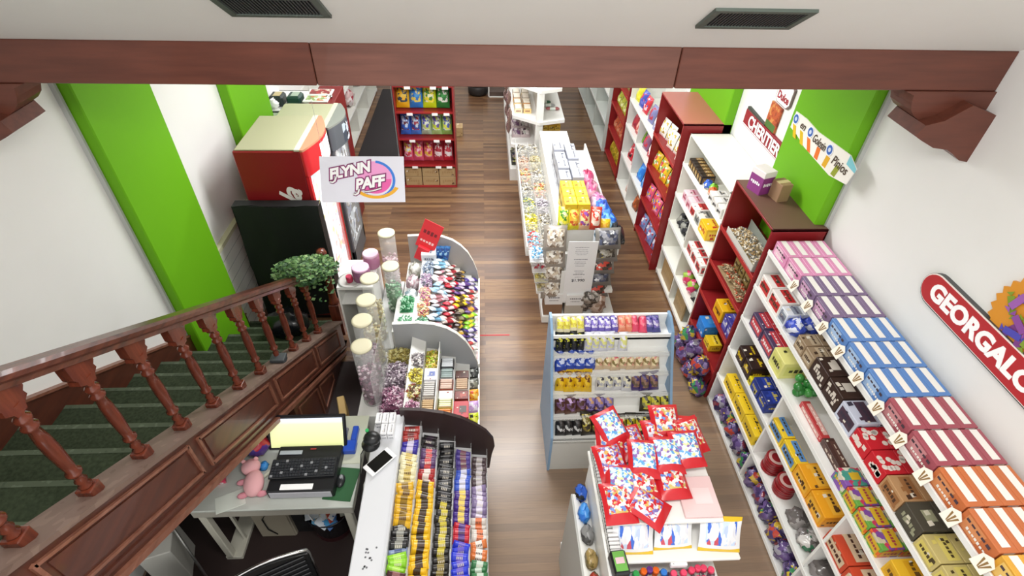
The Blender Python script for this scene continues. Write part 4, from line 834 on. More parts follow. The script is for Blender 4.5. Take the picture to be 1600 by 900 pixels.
# bags hanging and stacked on the near end
for i, (pal, wd) in enumerate(((['#e8e8ec', '#4a9ad0', '#c8e0f0'], 'white and sky blue'), (['#e0d8d8', '#a82a3a', '#c8b8b8'], 'white and dark red'), (['#d8c860', '#a8a07a', '#e8e0b0'], 'yellow and beige'), (['#c8b880', '#8a7a5a', '#d8d0b0'], 'straw coloured'))):
    inst(pile(.13, .2, pal, 60, 60 + i, .026, .1), 'wrapped_sweets', (.53 + .03 * i, 4.36, .82 - i * .13), f"{wd} sweets at the near left corner of the centre gondola", 'sweets', kind='stuff')
    tr = MB(); tr.box(-.07, .07, -.105, .105, -.008, 0, M_WHITE); tr.box(-.07, .07, -.11, -.105, -.008, .05, M_CLEAR); tr.box(-.0755, -.07, -.11, .105, -.008, .05, M_CLEAR); tr.prism([(-.02, -.01), (.02, -.01), (.02, -.12), (.0, -.12)], 'x', -.05, .05, M_WHITE)
    tr.M = Matrix(); inst(tr.mesh('sweet_tray'), 'sweet_tray', (.53 + .03 * i, 4.36, .82 - i * .13), f"small clear tray at the near left end of the centre gondola, {ORD[i]} from the top", 'tray', 'clear trays at the end of the gondola')
spk = cells(['#b8a898', '#8a7a6a', '#d8d0c4', '#6a5a4a', '#c8b8a0', '#e8e4dc'], 40)
for i in range(4): inst(pouch(.24, .27, .14, '#948c82', spk, i), 'sweet_bag', (.71, 4.33 - i * .025, .9 - i * .19), f"speckled silver and brown bag left of the price poster, {ORD[i]} from the top", 'bag', 'speckled bags beside the price poster', rot=(-.35, 0, 0))
drk = [cells(['#4a5068', '#8a8a90', '#3a3a44', '#c8c8c8', '#6a6a72'], 28), cells(['#5a5044', '#8a8478', '#3a342e', '#c8b840', '#a8a49a'], 28), cells(['#3a3430', '#c84a3a', '#e0d8d0', '#5a4a40'], 30)]
for i in range(5): inst(pouch(.27, .22, .14, '#77736e', drk[i % 3 if i < 4 else 2], i), 'sweet_bag', (1.26 - .015 * i, 4.36 - i * .015, .9 - i * .15), f"{['slate grey', 'dark grey and silver', 'grey-brown', 'slate and yellow', 'black, red and white'][i]} bag right of the price poster", 'bag', rot=(-.55, 0, .05))
inst(lumpy(.09, .07, .13, cells(['#8a6a5a', '#b8a498', '#a08878', '#c8b8ac'], 18, .2), 140), 'sweet_bag', (1.22, 4.27, .1), 'tall brown transparent bag at the near right foot of the centre gondola', 'bag')
for i in range(3): inst(lumpy(.1, .06, .07, cells(['#6a625c', '#a8a098', '#8a8078', '#4a443f'], 26, .2), 150 + i), 'sweet_bag', (1.06 + i * .03, 4.3 - .04 * i, .1 + i * .1), f"grey clear bag beside the white cube boxes, {ORD[i]} from below", 'bag', 'grey clear bags at the gondola foot')
r_ = root('price_poster', (.975, 4.235, .3), 'tall white paper price poster taped to the near end of the centre gondola', 'poster')
MB().box(-.15, .145, -.002, .002, .0, .79, mat('#e9e9ea', .5)).obj('paper', r_); MB().box(-.19, -.02, .003, .005, -.02, .42, mat('#e2e2e0', .5)).obj('second_sheet', r_)
g = MB(); rnd = random.Random(8)
for z, wd, h in ((.72, .14, .012), (.69, .12, .008), (.67, .13, .008), (.65, .13, .008), (.63, .1, .008), (.57, .14, .014), (.54, .11, .007), (.52, .12, .007), (.5, .1, .007), (.48, .09, .007), (.42, .1, .01), (.395, .08, .008), (.375, .12, .016), (.34, .08, .008)): g.M = Matrix.Translation((-.01, 0, z)); ink_row(g, rnd, 'y', (0, -.0026, 0), wd, h, mat('#6a6a78', .6), 9)
g.obj('printing', r_)
text('$1.990', .05, mat('#3a3a42', .6), (.965, 4.2325, .3 + .295), (1, 0, 0), (0, 0, 1), 'lettering', r_, .001, .0005)
for i, (x, h0) in enumerate(((.735, .2), (.96, .12))):
    r_ = root('carton', (x, 4.32 - i * .02, .1), f"{['left', 'right'][i]} white cube box on a brown one at the foot of the centre gondola", 'box', 'cube boxes at the foot of the centre gondola')
    MB().box(-.1, .1, -.08, .09, 0, .16, mat(['#8a6a52', '#b8b0a4'][i], .6), .003).obj('lower_box', r_)
    MB().box(-.095, .095, -.09, .08, .16, .31, mat('#e6e6e6', .5), .003).obj('upper_box', r_)
    g = MB(); ink_row(g, random.Random(i), 'y', (0, -.0912, .26), .12, .025, mat('#6a6a70', .5), 6); ink_row(g, random.Random(i), 'y', (0, -.0912, .22), .1, .015, mat('#6a6a70', .5), 6); g.obj('printing', r_)

# ================================================================ blue-sided stepped rack
X0, X1 = .53, 1.47
STEP = [(2.43, .42), (2.545, .56), (2.655, .70), (2.755, .84), (2.84, .98), (2.92, 1.1)]
r_ = root('stepped_rack', (1.0, 2.75, 0), 'white stepped rack with blue sides holding packets, in the middle aisle', 'shelving')
bl = mat('#7f9fbe', .4)
sp = [(2.43, 0), (2.43, .47)] + [(y - .005, z + .06) for y, z in STEP[1:]] + [(3.03, 1.22), (3.1, 1.22), (3.1, 0)]
for x in (X0 - .02, X1): MB().prism([(y - 2.75, z) for y, z in sp], 'x', x - 1.0, x + .02 - 1.0, bl).obj('side_panel', r_)
MB().box(X0 - 1, X1 - 1, 2.44 - 2.75, 2.46 - 2.75, 0, .42, mat('#c9c9c4', .5)).obj('front_panel', r_)
MB().box(X0 - 1, X1 - 1, .33, .35, 0, 1.2, M_WHITE).obj('back_panel', r_)
for i, (y, z) in enumerate(STEP):
    yn = STEP[i + 1][0] if i < 5 else 3.08
    g = MB(); g.box(X0 - 1, X1 - 1, y - 2.75, yn + .03 - 2.75, z - .02, z, M_WHITE)
    if i < 5: g.box(X0 - 1, X1 - 1, yn - 2.75 + .012, yn - 2.75 + .02, z, z + .13, M_WHITE)
    g.box(X0 - 1, X1 - 1, y - 2.75, y + .008 - 2.75, z - .02, z + .035, M_CLEAR if i < 5 else M_WHITE); g.obj('step', r_)
def pk_row(si, specs):
    y, z = STEP[si]; x = X0 + .03
    for (w_, h, base, pal, n, wd, lean) in specs:
        if wd is None: x += w_; continue
        for i in range(n):
            inst(pouch(w_ * 1.18, h * 1.62, .09, base, cells(pal, 40), i % 3), 'packet', (x + w_ / 2, y + .055 + random.uniform(-.008, .008), z + .004), f"{wd} packet, {ORD[i]} of its kind, {['bottom', 'second', 'third', 'fourth', 'fifth', 'top'][si]} step of the blue rack", 'packet', f"packets on the {['bottom', 'second', 'third', 'fourth', 'fifth', 'top'][si]} step of the blue-sided rack", rot=(-lean - .12 + random.uniform(-.1, .1), 0, random.uniform(-.12, .12)))
            x += w_ * .93
pk_row(0, [(.075, .1, '#1d1b1c', ['#1d1b1c', '#3a3636', '#c8c8c8'], 3, 'black', .5), (.08, .13, '#2a241a', ['#c8b850', '#3a3024', '#d8d0a8', '#7a6a2a'], 2, 'tall olive and black', .4), (.075, .11, '#2a2622', ['#c8b820', '#3a3420', '#d8d8c0'], 5, 'black and yellow', .5), (.08, .11, '#1f1c22', ['#5a4a7a', '#c8b820', '#1f1c22'], 2, 'black and violet', .5)])
pk_row(1, [(.085, .1, '#5a3a2c', ['#8a6a9a', '#4a2a22', '#c8a8d8', '#6a4a6a'], 3, 'brown and lilac', .5), (.08, .1, '#4a3260', ['#8a7ab8', '#c89a6a', '#4a3260'], 3, 'violet', .5), (.23, 0, '', [], 0, None, 0), (.085, .1, '#3a3422', ['#c8c040', '#3a3422', '#8a8a5a'], 3, 'olive and yellow', .5)])
pk_row(2, [(.075, .12, '#d8b01a', ['#e0b81a', '#6a3a1a', '#c89a12'], 4, 'golden yellow', .5), (.05, 0, '', [], 0, None, 0), (.075, .1, '#c8c8cc', ['#e0dcc0', '#3a3648', '#a8a8b0'], 4, 'white and dark', .5), (.08, .1, '#3f2a6a', ['#8a6a5a', '#3f2a6a', '#5a4a3a'], 3, 'deep purple', .5)])
pk_row(3, [(.085, .12, '#24409c', ['#24409c', '#c8d0e8', '#1a2f7a', '#3a58b8'], 4, 'royal blue', .5), (.07, .1, '#c8b090', ['#d89a8a', '#e8d8b0', '#b83a4a', '#8a7a4a'], 8, 'pink and straw', .6)])
pk_row(4, [(.06, .1, '#15171a', ['#15171a', '#c8c83a', '#15171a'], 4, 'black and lime', .4), (.065, .1, '#d0d0dc', ['#e0e08a', '#d8d8e8', '#b8b8cc'], 4, 'pale lilac and yellow', .4), (.04, 0, '', [], 0, None, 0), (.065, .1, '#d8d8e0', ['#e0e08a', '#e8e8f0'], 1, 'single white and yellow', .4)])
pk_row(5, [(.06, .09, '#d8d0b0', ['#e8e060', '#d8c8b8', '#c8b83a'], 4, 'cream and yellow', .9), (.06, .09, '#6a5ab0', ['#e0dcf0', '#5a4aa0', '#8a7ac8'], 5, 'violet and white', .9), (.06, .09, '#e08a6a', ['#e8a88a', '#d86a5a'], 2, 'salmon', .9), (.06, .09, '#d84a6a', ['#d84a6a', '#e87a8a'], 2, 'raspberry', .9), (.06, .09, '#4a4a8a', ['#7a6ab0', '#3a3a7a', '#c8c0d8'], 2, 'indigo', .9)])

# ================================================================ front pyramid display with red bags
r_ = root('display_stand', (.94, 1.53, 0), 'white stepped display stand in the foreground carrying the red bags', 'display stand')
MB().box(-.24, .24, -.17, .24, 0, 1.40, M_WHITE, .004).obj('centre_column', r_)
MB().box(-.30, .30, -.25, .26, 1.40, 1.42, M_WHITE, .003).obj('top_board', r_)
MB().box(-.26, .40, -.37, -.17, 1.22, 1.24, M_WHITE, .003).obj('second_board', r_)
MB().box(-.25, .32, -.475, -.17, 1.04, 1.06, M_WHITE, .003).obj('third_board', r_)
MB().box(-.28, .34, -.5, -.17, .76, .78, M_WHITE, .003).obj('fourth_board', r_)
MB().box(-.33, -.24, -.47, .26, 1.28, 1.30, M_WHITE).obj('left_ledge', r_)
MB().box(-.40, -.31, -.63, .17, .94, .96, M_WHITE, .003).obj('left_board', r_)
MB().prism([(-.63, 0), (-.63, .96), (.17, .96), (.17, 0)], 'x', -.41, -.398, mat('#b9b9b4', .5)).obj('side_panel', r_)
MB().box(-.31, -.24, -.44, .24, .96, 1.28, M_WHITE).obj('ledge_support', r_); MB().box(-.39, .34, -.48, .26, 0, .08, M_WHITE).obj('plinth', r_)
redb = [cells(['#e8d8c8', '#c8b060', '#6a8ad0', '#d85a5a', '#e8e8e8', '#c41c26'], 60), cells(['#7a6ab0', '#e8e0e8', '#d8a85a', '#c8c8d8', '#c41c26'], 60), cells(['#5aa0d8', '#c8e0f0', '#e8e0a0', '#8a6ab0', '#ffffff'], 60)]
SP = ['far left', 'mid left', 'near mid left', 'near left', 'far left centre', 'left centre', 'near left centre', 'far centre', 'very centre', 'near centre', 'far right centre', 'right of centre', 'far right corner', 'near edge', 'far left tilted corner', 'far edge middle']
spots = [(-.26, .22, 0, .5), (-.26, .05, .3, .1), (-.26, -.1, -.2, .05), (-.28, -.22, .1, 0), (-.09, .2, .4, -.3), (-.1, .04, -.2, .1), (-.1, -.1, .2, -.05), (.07, .22, .1, .2), (.07, .06, 0, .1), (.08, -.08, .1, -.1), (.22, .24, -.2, .4), (.22, .1, .15, .15), (.3, .22, .5, .6), (-.02, -.2, PI / 2, 0), (-.2, .28, .8, .5), (.12, .3, 0, .3)]
for i, (x, y, rz, ti) in enumerate(spots):
    inst(pouch(.175, .215, .085, '#c41c26', redb[i % 3], i % 5), 'sweet_bag', (.94 + x * .88, 1.53 + y * .88 - .075, 1.42 + .035 + (.04 if i in (5, 8, 11, 14, 15) else 0)), f"red bag of mixed sweets, {SP[i]} of the display stand top", 'bag', 'red bags on the display stand', rot=(-PI / 2 + .18 + ti * .4, 0, rz * .6))
inst(carton(.2, .23, .02, '#e8c8c8', '#ecd4d4', '#e0b8b8', 'label'), 'paper_wrap', (1.135, 1.41, 1.422), 'pale pink sheet of paper on the right of the display stand top', 'paper')
tb = cells(['#e8e8ec', '#c8d8f0', '#3a6ad0', '#e8e8ec', '#e0e0e8', '#c84a5a', '#b8c8e8', '#e8e8ec'], 55, stretch=(1, 1, .3))
for i, x in enumerate((-.2, .055, .33)):
    inst(pouch(.225 if i != 1 else .21, .2 if i != 1 else .17, .05, '#e8e8ea', tb, i, '#e0b81f'), 'packet', (.94 + x * .88, 1.2 + (.02 if i == 1 else 0), 1.242), f"white and blue packet with yellow edges, {ORD[i]} from left on the display stand", 'packet', 'white and blue packets on the display stand', rot=(-.6, 0, random.uniform(-.08, .08)))
inst(carton(.02, .09, .03, '#e8e8ea', '#e8e8ea', '#8a8a8a', 'label'), 'price_label', (1.01, 1.155, 1.19), 'small white price label hanging between the front boards of the display stand', 'label', rot=(0, 0, PI / 2))
def bottle(cap, body):
    k = ('bottle', cap, body)
    if k in _c: return _c[k]
    g = MB(); g.lathe([(.022, 0), (.026, .01), (.026, .06), (.012, .075), (.012, .08)], cells([body, '#c8c8c0', body], 40), 12); g.lathe([(.016, .08), (.018, .083), (.018, .105), (.015, .11)], mat(cap, .3), 12)
    _c[k] = g.mesh('bottle'); return _c[k]
bc = [('#6a3a8a', 'purple'), ('#e8681f', 'orange'), ('#2f78d0', 'blue'), ('#2f9a4a', 'green'), ('#e8681f', 'orange')]
for i in range(12):
    for d in range(2):
        c, wd = bc[(i + 2 * d) % 5] if i < 6 else ('#e8486a', 'pink')
        inst(bottle(c, '#7a5a6a' if i >= 6 else c), 'sweet_bottle', (.72 + i * .043 + d * .012, 1.085 + d * .055, 1.062), f"small {wd}-capped bottle, {ORD[i]} from left in the {['front', 'rear'][d]} row of the stand", 'bottle', 'capped bottles on the display stand', rot=(.12, 0, i))
for i in range(6): inst(carton(.065, .1, .04, '#d0d0cc', '#e8e8e8', '#6a6a6a', 'tray', i % 2), 'carton', (.655, 1.74 - i * .105, 1.302), f"grey and white slim carton on the display stand's left ledge, {ORD[i]} from far end", 'box', 'slim cartons on the left ledge')
r_ = root('card_terminal', (.66, 1.11, 1.302), 'black device with green label at the near left corner of the display stand', 'device', rz=.08)
MB().box(-.04, .04, -.06, .06, 0, .08, mat('#16181a', .35), .008).obj('case', r_); MB().box(-.03, .03, -.045, .05, .08, .083, mat('#6aa84a', .4)).obj('green_label', r_); MB().box(-.022, .022, -.01, .02, .083, .085, mat('#d8b8c0', .4)).obj('centre_label', r_)
for i, (y, p, wd) in enumerate(((1.68, ['#1c1d20', '#2f5fc0'], 'black'), (1.55, ['#2f78d8', '#4a9ae8'], 'blue'), (1.42, ['#4a4a4a', '#8a8a8a'], 'dark grey'), (1.28, ['#7a6a3a', '#a8905a'], 'olive'), (1.15, ['#6a5a3a', '#a83a2a'], 'brown'), (1.02, ['#b82a2a', '#d84a3a', '#e8e0d0'], 'red'))):
    inst(lumpy(.035, .055, .045, cells(p, 20, .3), i + 160), 'sweet_bag', (.585, y, .962), f"small {wd} bag on the low left board of the display stand", 'bag')
# ================================================================ drinks fridges on the left
def fridge(x0, x1, y0, y1, zt, label, side, top, light):
    r_ = root('drinks_fridge', ((x0 + x1) / 2, (y0 + y1) / 2, 0), label, 'fridge'); hx, hy = (x1 - x0) / 2, (y1 - y0) / 2
    MB().box(-hx + .02, hx - .02, -hy + .02, hy - .02, 0, .06, M_BLACK).obj('base', r_); MB().box(-hx, hx - .0, -hy, hy, .05, zt - .012, mat(side, .35), .01).obj('cabinet', r_)
    MB().box(-hx + .02, hx - .05, -hy + .012, hy - .01, zt - .012, zt, mat(top, .6), .003).obj('top_panel', r_)
    MB().box(hx - .045, hx, -hy, hy, zt - .012, zt + .004, mat('#cfcfb8', .5)).obj('top_trim', r_)
    # bulging header over the door
    pts = [(hx, -hy)] + [(hx + .03 + .1 * math.sin(PI * t / 10), -hy + 2 * hy * t / 10) for t in range(11)] + [(hx, hy)]
    MB().prism(pts, 'z', zt - .018, zt, mat(light[1], .35), True).obj('header_cap', r_)
    MB().prism(pts, 'z', zt - .26, zt - .018, mat(light[0], .3), True).obj('header', r_)
    pin = [(x + .004 if x > hx + .02 else x, y * .9) for x, y in pts]; MB().prism(pin, 'z', zt - .245, zt - .05, light[2], True).obj('lit_header_sign', r_)
    dfr = MB().box(hx, hx + .03, -hy, -hy + .05, .12, zt - .25, mat(light[0], .35), .003).obj('door_frame', r_); MB().box(hx, hx + .03, hy - .05, hy, .12, zt - .25, mat(light[0], .35), .003).obj('door_frame', r_)
    MB().box(hx, hx + .03, -hy, hy, .05, .3, mat(light[0], .35), .003).obj('kick_panel', r_)
    MB().box(hx + .001, hx + .004, -hy + .05, hy - .05, .3, zt - .25, light[2]).obj('interior', r_)
    MB().box(hx + .024, hx + .03, -hy + .05, hy - .05, .3, zt - .25, M_CLEAR).obj('glass', r_)
    MB().box(hx + .03, hx + .06, -hy + .06, -hy + .08, .9, 1.25, mat('#d8d8d8', .3), .004).obj('door_handle', dfr)
    return r_
def glow(pal, s, e):
    m = cells(pal, s, .3, (1, 1, 1)); m2 = m.copy(); nt = m2.node_tree; b = nt.nodes['Principled BSDF']; l = b.inputs['Base Color'].links[0]
    nt.links.new(l.from_socket, b.inputs['Emission Color']); b.inputs['Emission Strength'].default_value = e; return m2
fr1 = fridge(-2.15, -1.58, 4.33, 5.06, 2.0, 'red drinks fridge with white script lettering and a bright glass door', '#86181e', '#a9a888', ('#c8242c', '#c58a6c', glow(['#f0f4f8', '#e8ecf4', '#d0dcec', '#ffffff', '#c0d4ec', '#f4f4f8', '#e0e8f0', '#e8d88a', '#e8a0a0'], 16, .95)))  # salmon header cap: pink reflection put into its colour
s45 = math.sin(.32)
text('Coca-Cola', .27, mat('#f0e8e8', .4), (-1.87, 4.328, 1.10), (math.cos(1.3), 0, math.sin(1.3)), (-math.sin(1.3), 0, math.cos(1.3)), 'lettering', fr1, .006, .001, .35, 'CENTER', .92)
text('\u00ae', .09, mat('#f0e8e8', .4), (-1.70, 4.326, 1.585), (1, 0, .2), (-.2, 0, 1), 'lettering', fr1, .001, .001)
fridge(-2.14, -1.56, 5.14, 5.76, 1.84, 'grey-sided drinks fridge with a dark glass door behind the red one', '#6a6c66', '#b4b494', ('#5a5f66', '#8a8f88', glow(['#20242c', '#38404c', '#c8d4e0', '#e8eef4', '#5a6a8a', '#a8b4c0'], 14, .5)))
# black cloth draped over a stand in front of the fridge
g = MB(); nx, nz = 22, 14; vs = []; bk = mat('#0b0d0f', .6)
rnd = random.Random(4)
for j in range(nz + 1):
    for i in range(nx + 1):
        u, v = i / nx, j / nz; x = -2.25 + u * .76; z = .25 + v * 1.27 + .012 * math.sin(u * 9); y = 4.2 - .05 * (1 - v) + .012 * math.sin(u * 7 + v * 9) * math.sin(v * 3.1 + u * 2) + .008 * math.sin(u * 15 - v * 13) * (1 - v) + .004 * rnd.uniform(-1, 1)
        vs.append((x + 1.85, y - 4.2, z))
n0 = len(vs); g.add(vs, [(j * (nx + 1) + i, j * (nx + 1) + i + 1, (j + 1) * (nx + 1) + i + 1, (j + 1) * (nx + 1) + i) for j in range(nz) for i in range(nx)], bk, True)
g.add([(-.40, .0, 1.52), (.36, 0, 1.52), (.36, .1, 1.525), (-.40, .1, 1.525)], [(0, 1, 2, 3)], bk); g.add([(-.40, -.05, .25), (-.40, 0, 1.52), (-.40, .1, 1.52), (-.40, .1, .25)], [(0, 1, 2, 3)], bk); g.add([(.36, -.05, .25), (.36, 0, 1.52), (.36, .1, 1.52), (.36, .1, .25)], [(3, 2, 1, 0)], bk)
r_ = root('covered_stand', (-1.85, 4.2, 0), 'tall stand covered with black cloth between the stair foot and the red fridge', 'covered stand')
g.obj('black_cloth', r_)
g = MB()
for x in (-.31, .32): g.box(x, x + .02, .04, .06, 0, 1.5, M_STEEL); g.box(x - .0, x + .02, -.03, .1, 0, .02, M_STEEL)
g.box(-.31, .34, .04, .06, 1.48, 1.5, M_STEEL); g.obj('frame', r_)
# white grooved wall panel beside the stair foot
g = MB(); g.box(0, .03, -.45, .45, 0, 1.1, mat('#e6e8e0', .5))
for i in range(8): g.box(.03, .0315, -.45, .45, .1 + i * .125, .106 + i * .125, mat('#a8aca8', .6))
g.box(0, .05, -.45, .45, 1.1, 1.14, mat('#c9c8a8', .5)); tag(g.obj('slat_panel', loc=(XL, 4.5, 0)), 'white grooved panel on the left wall beside the black covered stand', 'wall panel')
# far left racks
rack('display_rack', 'white rack with dark packets on its top behind the grey fridge', -1.99, XL, 6.02, 6.66, (.5, 1.1), 1.62, M_WHITE)
for i, (c, wd) in enumerate((('#1f2a2a', 'black and cream'), ('#1f4038', 'dark green'))):
    r_ = root('packet', (-2.1 + i * .0, 6.75 + i * .0, 1.3), f'{wd} packet on the white rack behind the fridges', 'packet'); r_.location = (-2.36 + i * .2, 6.22, 1.64)
    MB().box(-.08, .08, -.09, .09, 0, .12, mat(c, .4), .02).obj('body', r_); MB().box(-.03, .05, -.06, .06, .12, .124, mat('#c8b88a' if i == 0 else '#a8b8a8', .5)).obj('label_panel', r_)
for i, (wd, p) in enumerate((('red and white', ['#b03a3a', '#8a2a2a', '#d8c8b8']), ('green and white', ['#b8c890', '#8aa860', '#e8f0d8', '#c86a4a']))):
    r_ = root('picture_tray', (-1.9, 6.36 - i * .2, 1.722 + .017 * (1 - i) * 0), f'{wd} flat tray on the rack behind the grey fridge', 'tray')
    MB().box(-.14, .14, -.09, .09, 0, .015, M_WHITE, .003).obj('rim', r_); MB().box(-.115, .115, -.07, .07, .015, .018, cells(p, 24)).obj('inset', r_)
inst(lumpy(.06, .05, .05, mat('#e8e8e6', .4), 171), 'paper_bag', (-2.38, 6.1, 1.64), 'crumpled white paper bag on the rack beside the green pilaster', 'bag')
r_ = root('red_cabinet', (-1.85, 6.25, 0), 'dark red cabinet end on the left, beyond the two fridges', 'cabinet')
MB().box(-.12, .16, -.24, .35, 0, 1.72, M_REDD, .004).obj('body', r_)
for x, z in ((.06, 1.2), (.1, 1.16)): MB().lathe([(.01, 0), (.02, .01), (.015, .03)], M_CHROME, 10, (x, -.15 + z * .1, 1.72)).obj('knob', r_)
rack('display_rack', 'white low rack of jumbled goods along the far left wall', -2.15, XL, 6.95, 11.0, (.05, .5, .95), 1.35, mat('#d8d8d0', .5), [(9.0, .05, 1.35), (10, .05, 1.35)], top=False)
for i, (p, wd) in enumerate(((['#c8b8a0', '#8a9a5a', '#3a3a3a'], 'green and beige'), (['#d8d8d8', '#a8a8a0'], 'white'), (['#c8a8a8', '#a83a4a', '#e8e0e0'], 'rose'), (['#6a5a4a', '#a89a8a'], 'taupe'), (['#8a6a4a', '#5a4a3a'], 'brown'))):
    inst(lumpy(.1, .16, .15, cells(p, 14), i + 180), 'goods_bag', (-2.26, 8.0 + i * .5, [.5, .95, .5, .95, .5][i]), f'{wd} bundle on the far left low rack', 'bag')
tag(MB().box(-.55, .5, -1.9, 1.8, 0, .008, mat('#262024', .6), .003).obj('floor_or_dark_sheet', loc=(-1.5, 9.3, 0)), 'long dark sheet on the floor between the left rack and the red shelf', 'mat')  # thin dark sheet over the boards

# ================================================================ white side cabinet with pink jars
r_ = root('side_cabinet', (-1.15, 3.85, 0), 'small white open cabinet beside the sweets counter, under the pink jars', 'cabinet')
g = MB(); 
MB().box(-.16, .16, -.2, .2, 1.0, 1.03, M_WHITE, .003).obj('top_panel', r_)
for x in (-.16, .145): MB().box(x, x + .015, -.2, .2, 0, 1.0, M_WHITE).obj('side_panel', r_)
for z in (.1, .82): MB().box(-.145, .145, -.19, .2, z, z + .015, M_WHITE).obj('shelf', r_)
MB().box(-.145, .145, .185, .2, 0, 1.0, mat('#b8b4ac', .6)).obj('back_panel', r_)
def jar(x, y, r, h, body, lid, wd, z=1.03):
    r_ = root('sweet_jar', (x, y, z), wd, 'jar')
    MB().lathe([(r * .9, 0), (r, .01), (r, h * .85), (r * .85, h * .93)], mat(body, .15), 18).obj('glass', r_)
    MB().lathe([(r * .92, h * .9), (r * .95, h * .92), (r * .95, h * 1.05), (r * .85, h * 1.08)], mat(lid, .3), 18).obj('lid', r_)
    return r_
jar(-1.1, 3.77, .08, .13, '#8a5a78', '#e8b8d8', 'round jar with a pale pink lid, nearest on the white side cabinet')
jar(-1.04, 3.96, .075, .14, '#b87a9a', '#ecc4dc', 'round jar with a pale pink lid, farther on the white side cabinet')
jar(-1.2, 3.72, .03, .06, '#a82a4a', '#c23a5a', 'little dark red pot beside the pink-lidded jars')
tag(MB().lathe([(.05, 0), (.1, .006), (.11, .014), (.09, .01)], mat('#c8c8c4', .15), 24).obj('glass_plate', loc=(-1.2, 3.74, 1.03)), 'round glass plate under the little red pot on the side cabinet', 'plate')
bpy.data.objects['sweet_jar.002'].location.z = 1.04

# ================================================================ sweets counters (three sections)
def tz(x): return .93 - (x + .6) * .85
def section(name, label, y0, y1, xl, fin, fincol, finlab=None):
    r_ = root(name, (-.4, (y0 + y1) / 2, 0), label, 'counter'); cy = (y0 + y1) / 2
    W_ = mat('#dcdcd8', .45)
    prof = [(-.61, 0), (-.61, .9), (-.5, .84), (-.5, .76), (-.38, .74), (-.38, .66), (-.26, .64), (-.26, .56), (-.14, .54), (-.14, .46), (-.06, .44), (-.06, 0)]
    MB().prism([(x + .4, z) for x, z in prof], 'y', y0 - cy, y1 - cy, W_).obj('stepped_body', r_)
    MB().box(-.068 + .4, -.055 + .4, y0 - cy, y1 - cy, .40, .50, mat('#eeeeea', .4)).obj('front_lip', r_)
    MB().box(xl + .4, -.61 + .4, (y0 if y0 > 3 else 2.5) - cy, y1 - cy, 0, .72, W_).obj('side_ledge', r_)
    pts = [(-.76, .3), (-.76, 1.05), (-.55, 1.06), (-.42, 1.04), (-.32, .995), (-.24, .93), (-.17, .84), (-.12, .73), (-.08, .6), (-.06, .47), (-.055, .3)]
    MB().prism([(x + .4, z) for x, z in pts], 'y', y1 - cy, y1 - cy + .02, mat(fincol, .45)).obj('curved_partition', r_)
    g = MB()
    for a, b_ in zip(pts[1:-1], pts[2:]): g.add([(a[0] + .4, y1 - cy - .004, a[1]), (b_[0] + .4, y1 - cy - .004, b_[1]), (b_[0] + .4, y1 - cy + .024, b_[1] + .004), (a[0] + .4, y1 - cy + .024, a[1] + .004)], [(0, 1, 2, 3)], mat('#e8e6dc' if fincol != '#2c1b1a' else '#5a4644', .4))
    g.obj('partition_edge', r_)
    return r_
section('sweets_counter', 'far section of the stepped sweets counter with tall packets, by the pink jars', 3.2, 4.4, -.78, 1, '#a8a8a6')
section('sweets_counter', 'middle section of the stepped sweets counter with trays of sweets', 2.34, 3.16, -.98, 1, '#9c9ea0')
TX = [(-.555, .85), (-.44, .76), (-.32, .66), (-.2, .56), (-.1, .46)]
# near section with the checkout top
r_ = root('checkout_counter', (-.4, 1.55, 0), 'white checkout counter with stepped chocolate displays at the front left', 'counter')
W_ = mat('#d9dadc', .35)
MB().prism([(x + .4, z) for x, z in [(-.76, 0), (-.76, .96), (-.58, .96), (-.58, .9), (-.46, .88), (-.46, .8), (-.345, .78), (-.345, .7), (-.23, .68), (-.23, .6), (-.115, .58), (-.115, .5), (.0, .48), (.0, 0)]], 'y', -.85, .74, W_).obj('stepped_body', r_)
MB().box(-.37, -.175, -.85, .76, .96, 1.0, mat('#d6d8dc', .3), .006).obj('worktop', r_)
for x, z in ((-.58, 1.0), (-.46, .93), (-.345, .84), (-.23, .74), (-.115, .64), (.002, .56)): MB().box(x + .4 - .004, x + .4 + .002, -.85, .74, z - .1, z + .01, M_CLEAR if x > -.5 else mat('#d8dade', .3)).obj('divider', r_)
pts = [(-.6, .3), (-.6, 1.07), (-.45, 1.06), (-.3, 1.02), (-.18, .96), (-.08, .88), (0, .79), (.05, .69), (.06, .6), (.04, .5), (.02, .3)]
MB().prism([(x + .4, z) for x, z in pts], 'y', .74, .765, mat('#2c1b1a', .5)).obj('curved_partition', r_)
pap = MB()
for i in range(7): 
    pap.box(-.13 + .02 * (i % 2), .12, -.045 - .12, -.045 + .05, .0 + i * .012, .011 + i * .012, mwh)
# white cigarette-like slim boxes stacked on the counter end
for d in range(3):
    for k in range(2):
        for i in range(2 if d else 1): inst(carton(.042, .085, .03, '#ececee', '#e0e0e4', '#6a6a72', 'band', i), 'slim_carton', (-.735 + d * .046, 2.24 - i * .09, 1.0 + k * .031), f"small white carton on the checkout worktop, {['left', 'middle', 'right'][d]} column, {['lower', 'upper'][k]} layer, {['farther', 'nearer'][i]} one", 'box', 'small white cartons on the counter')
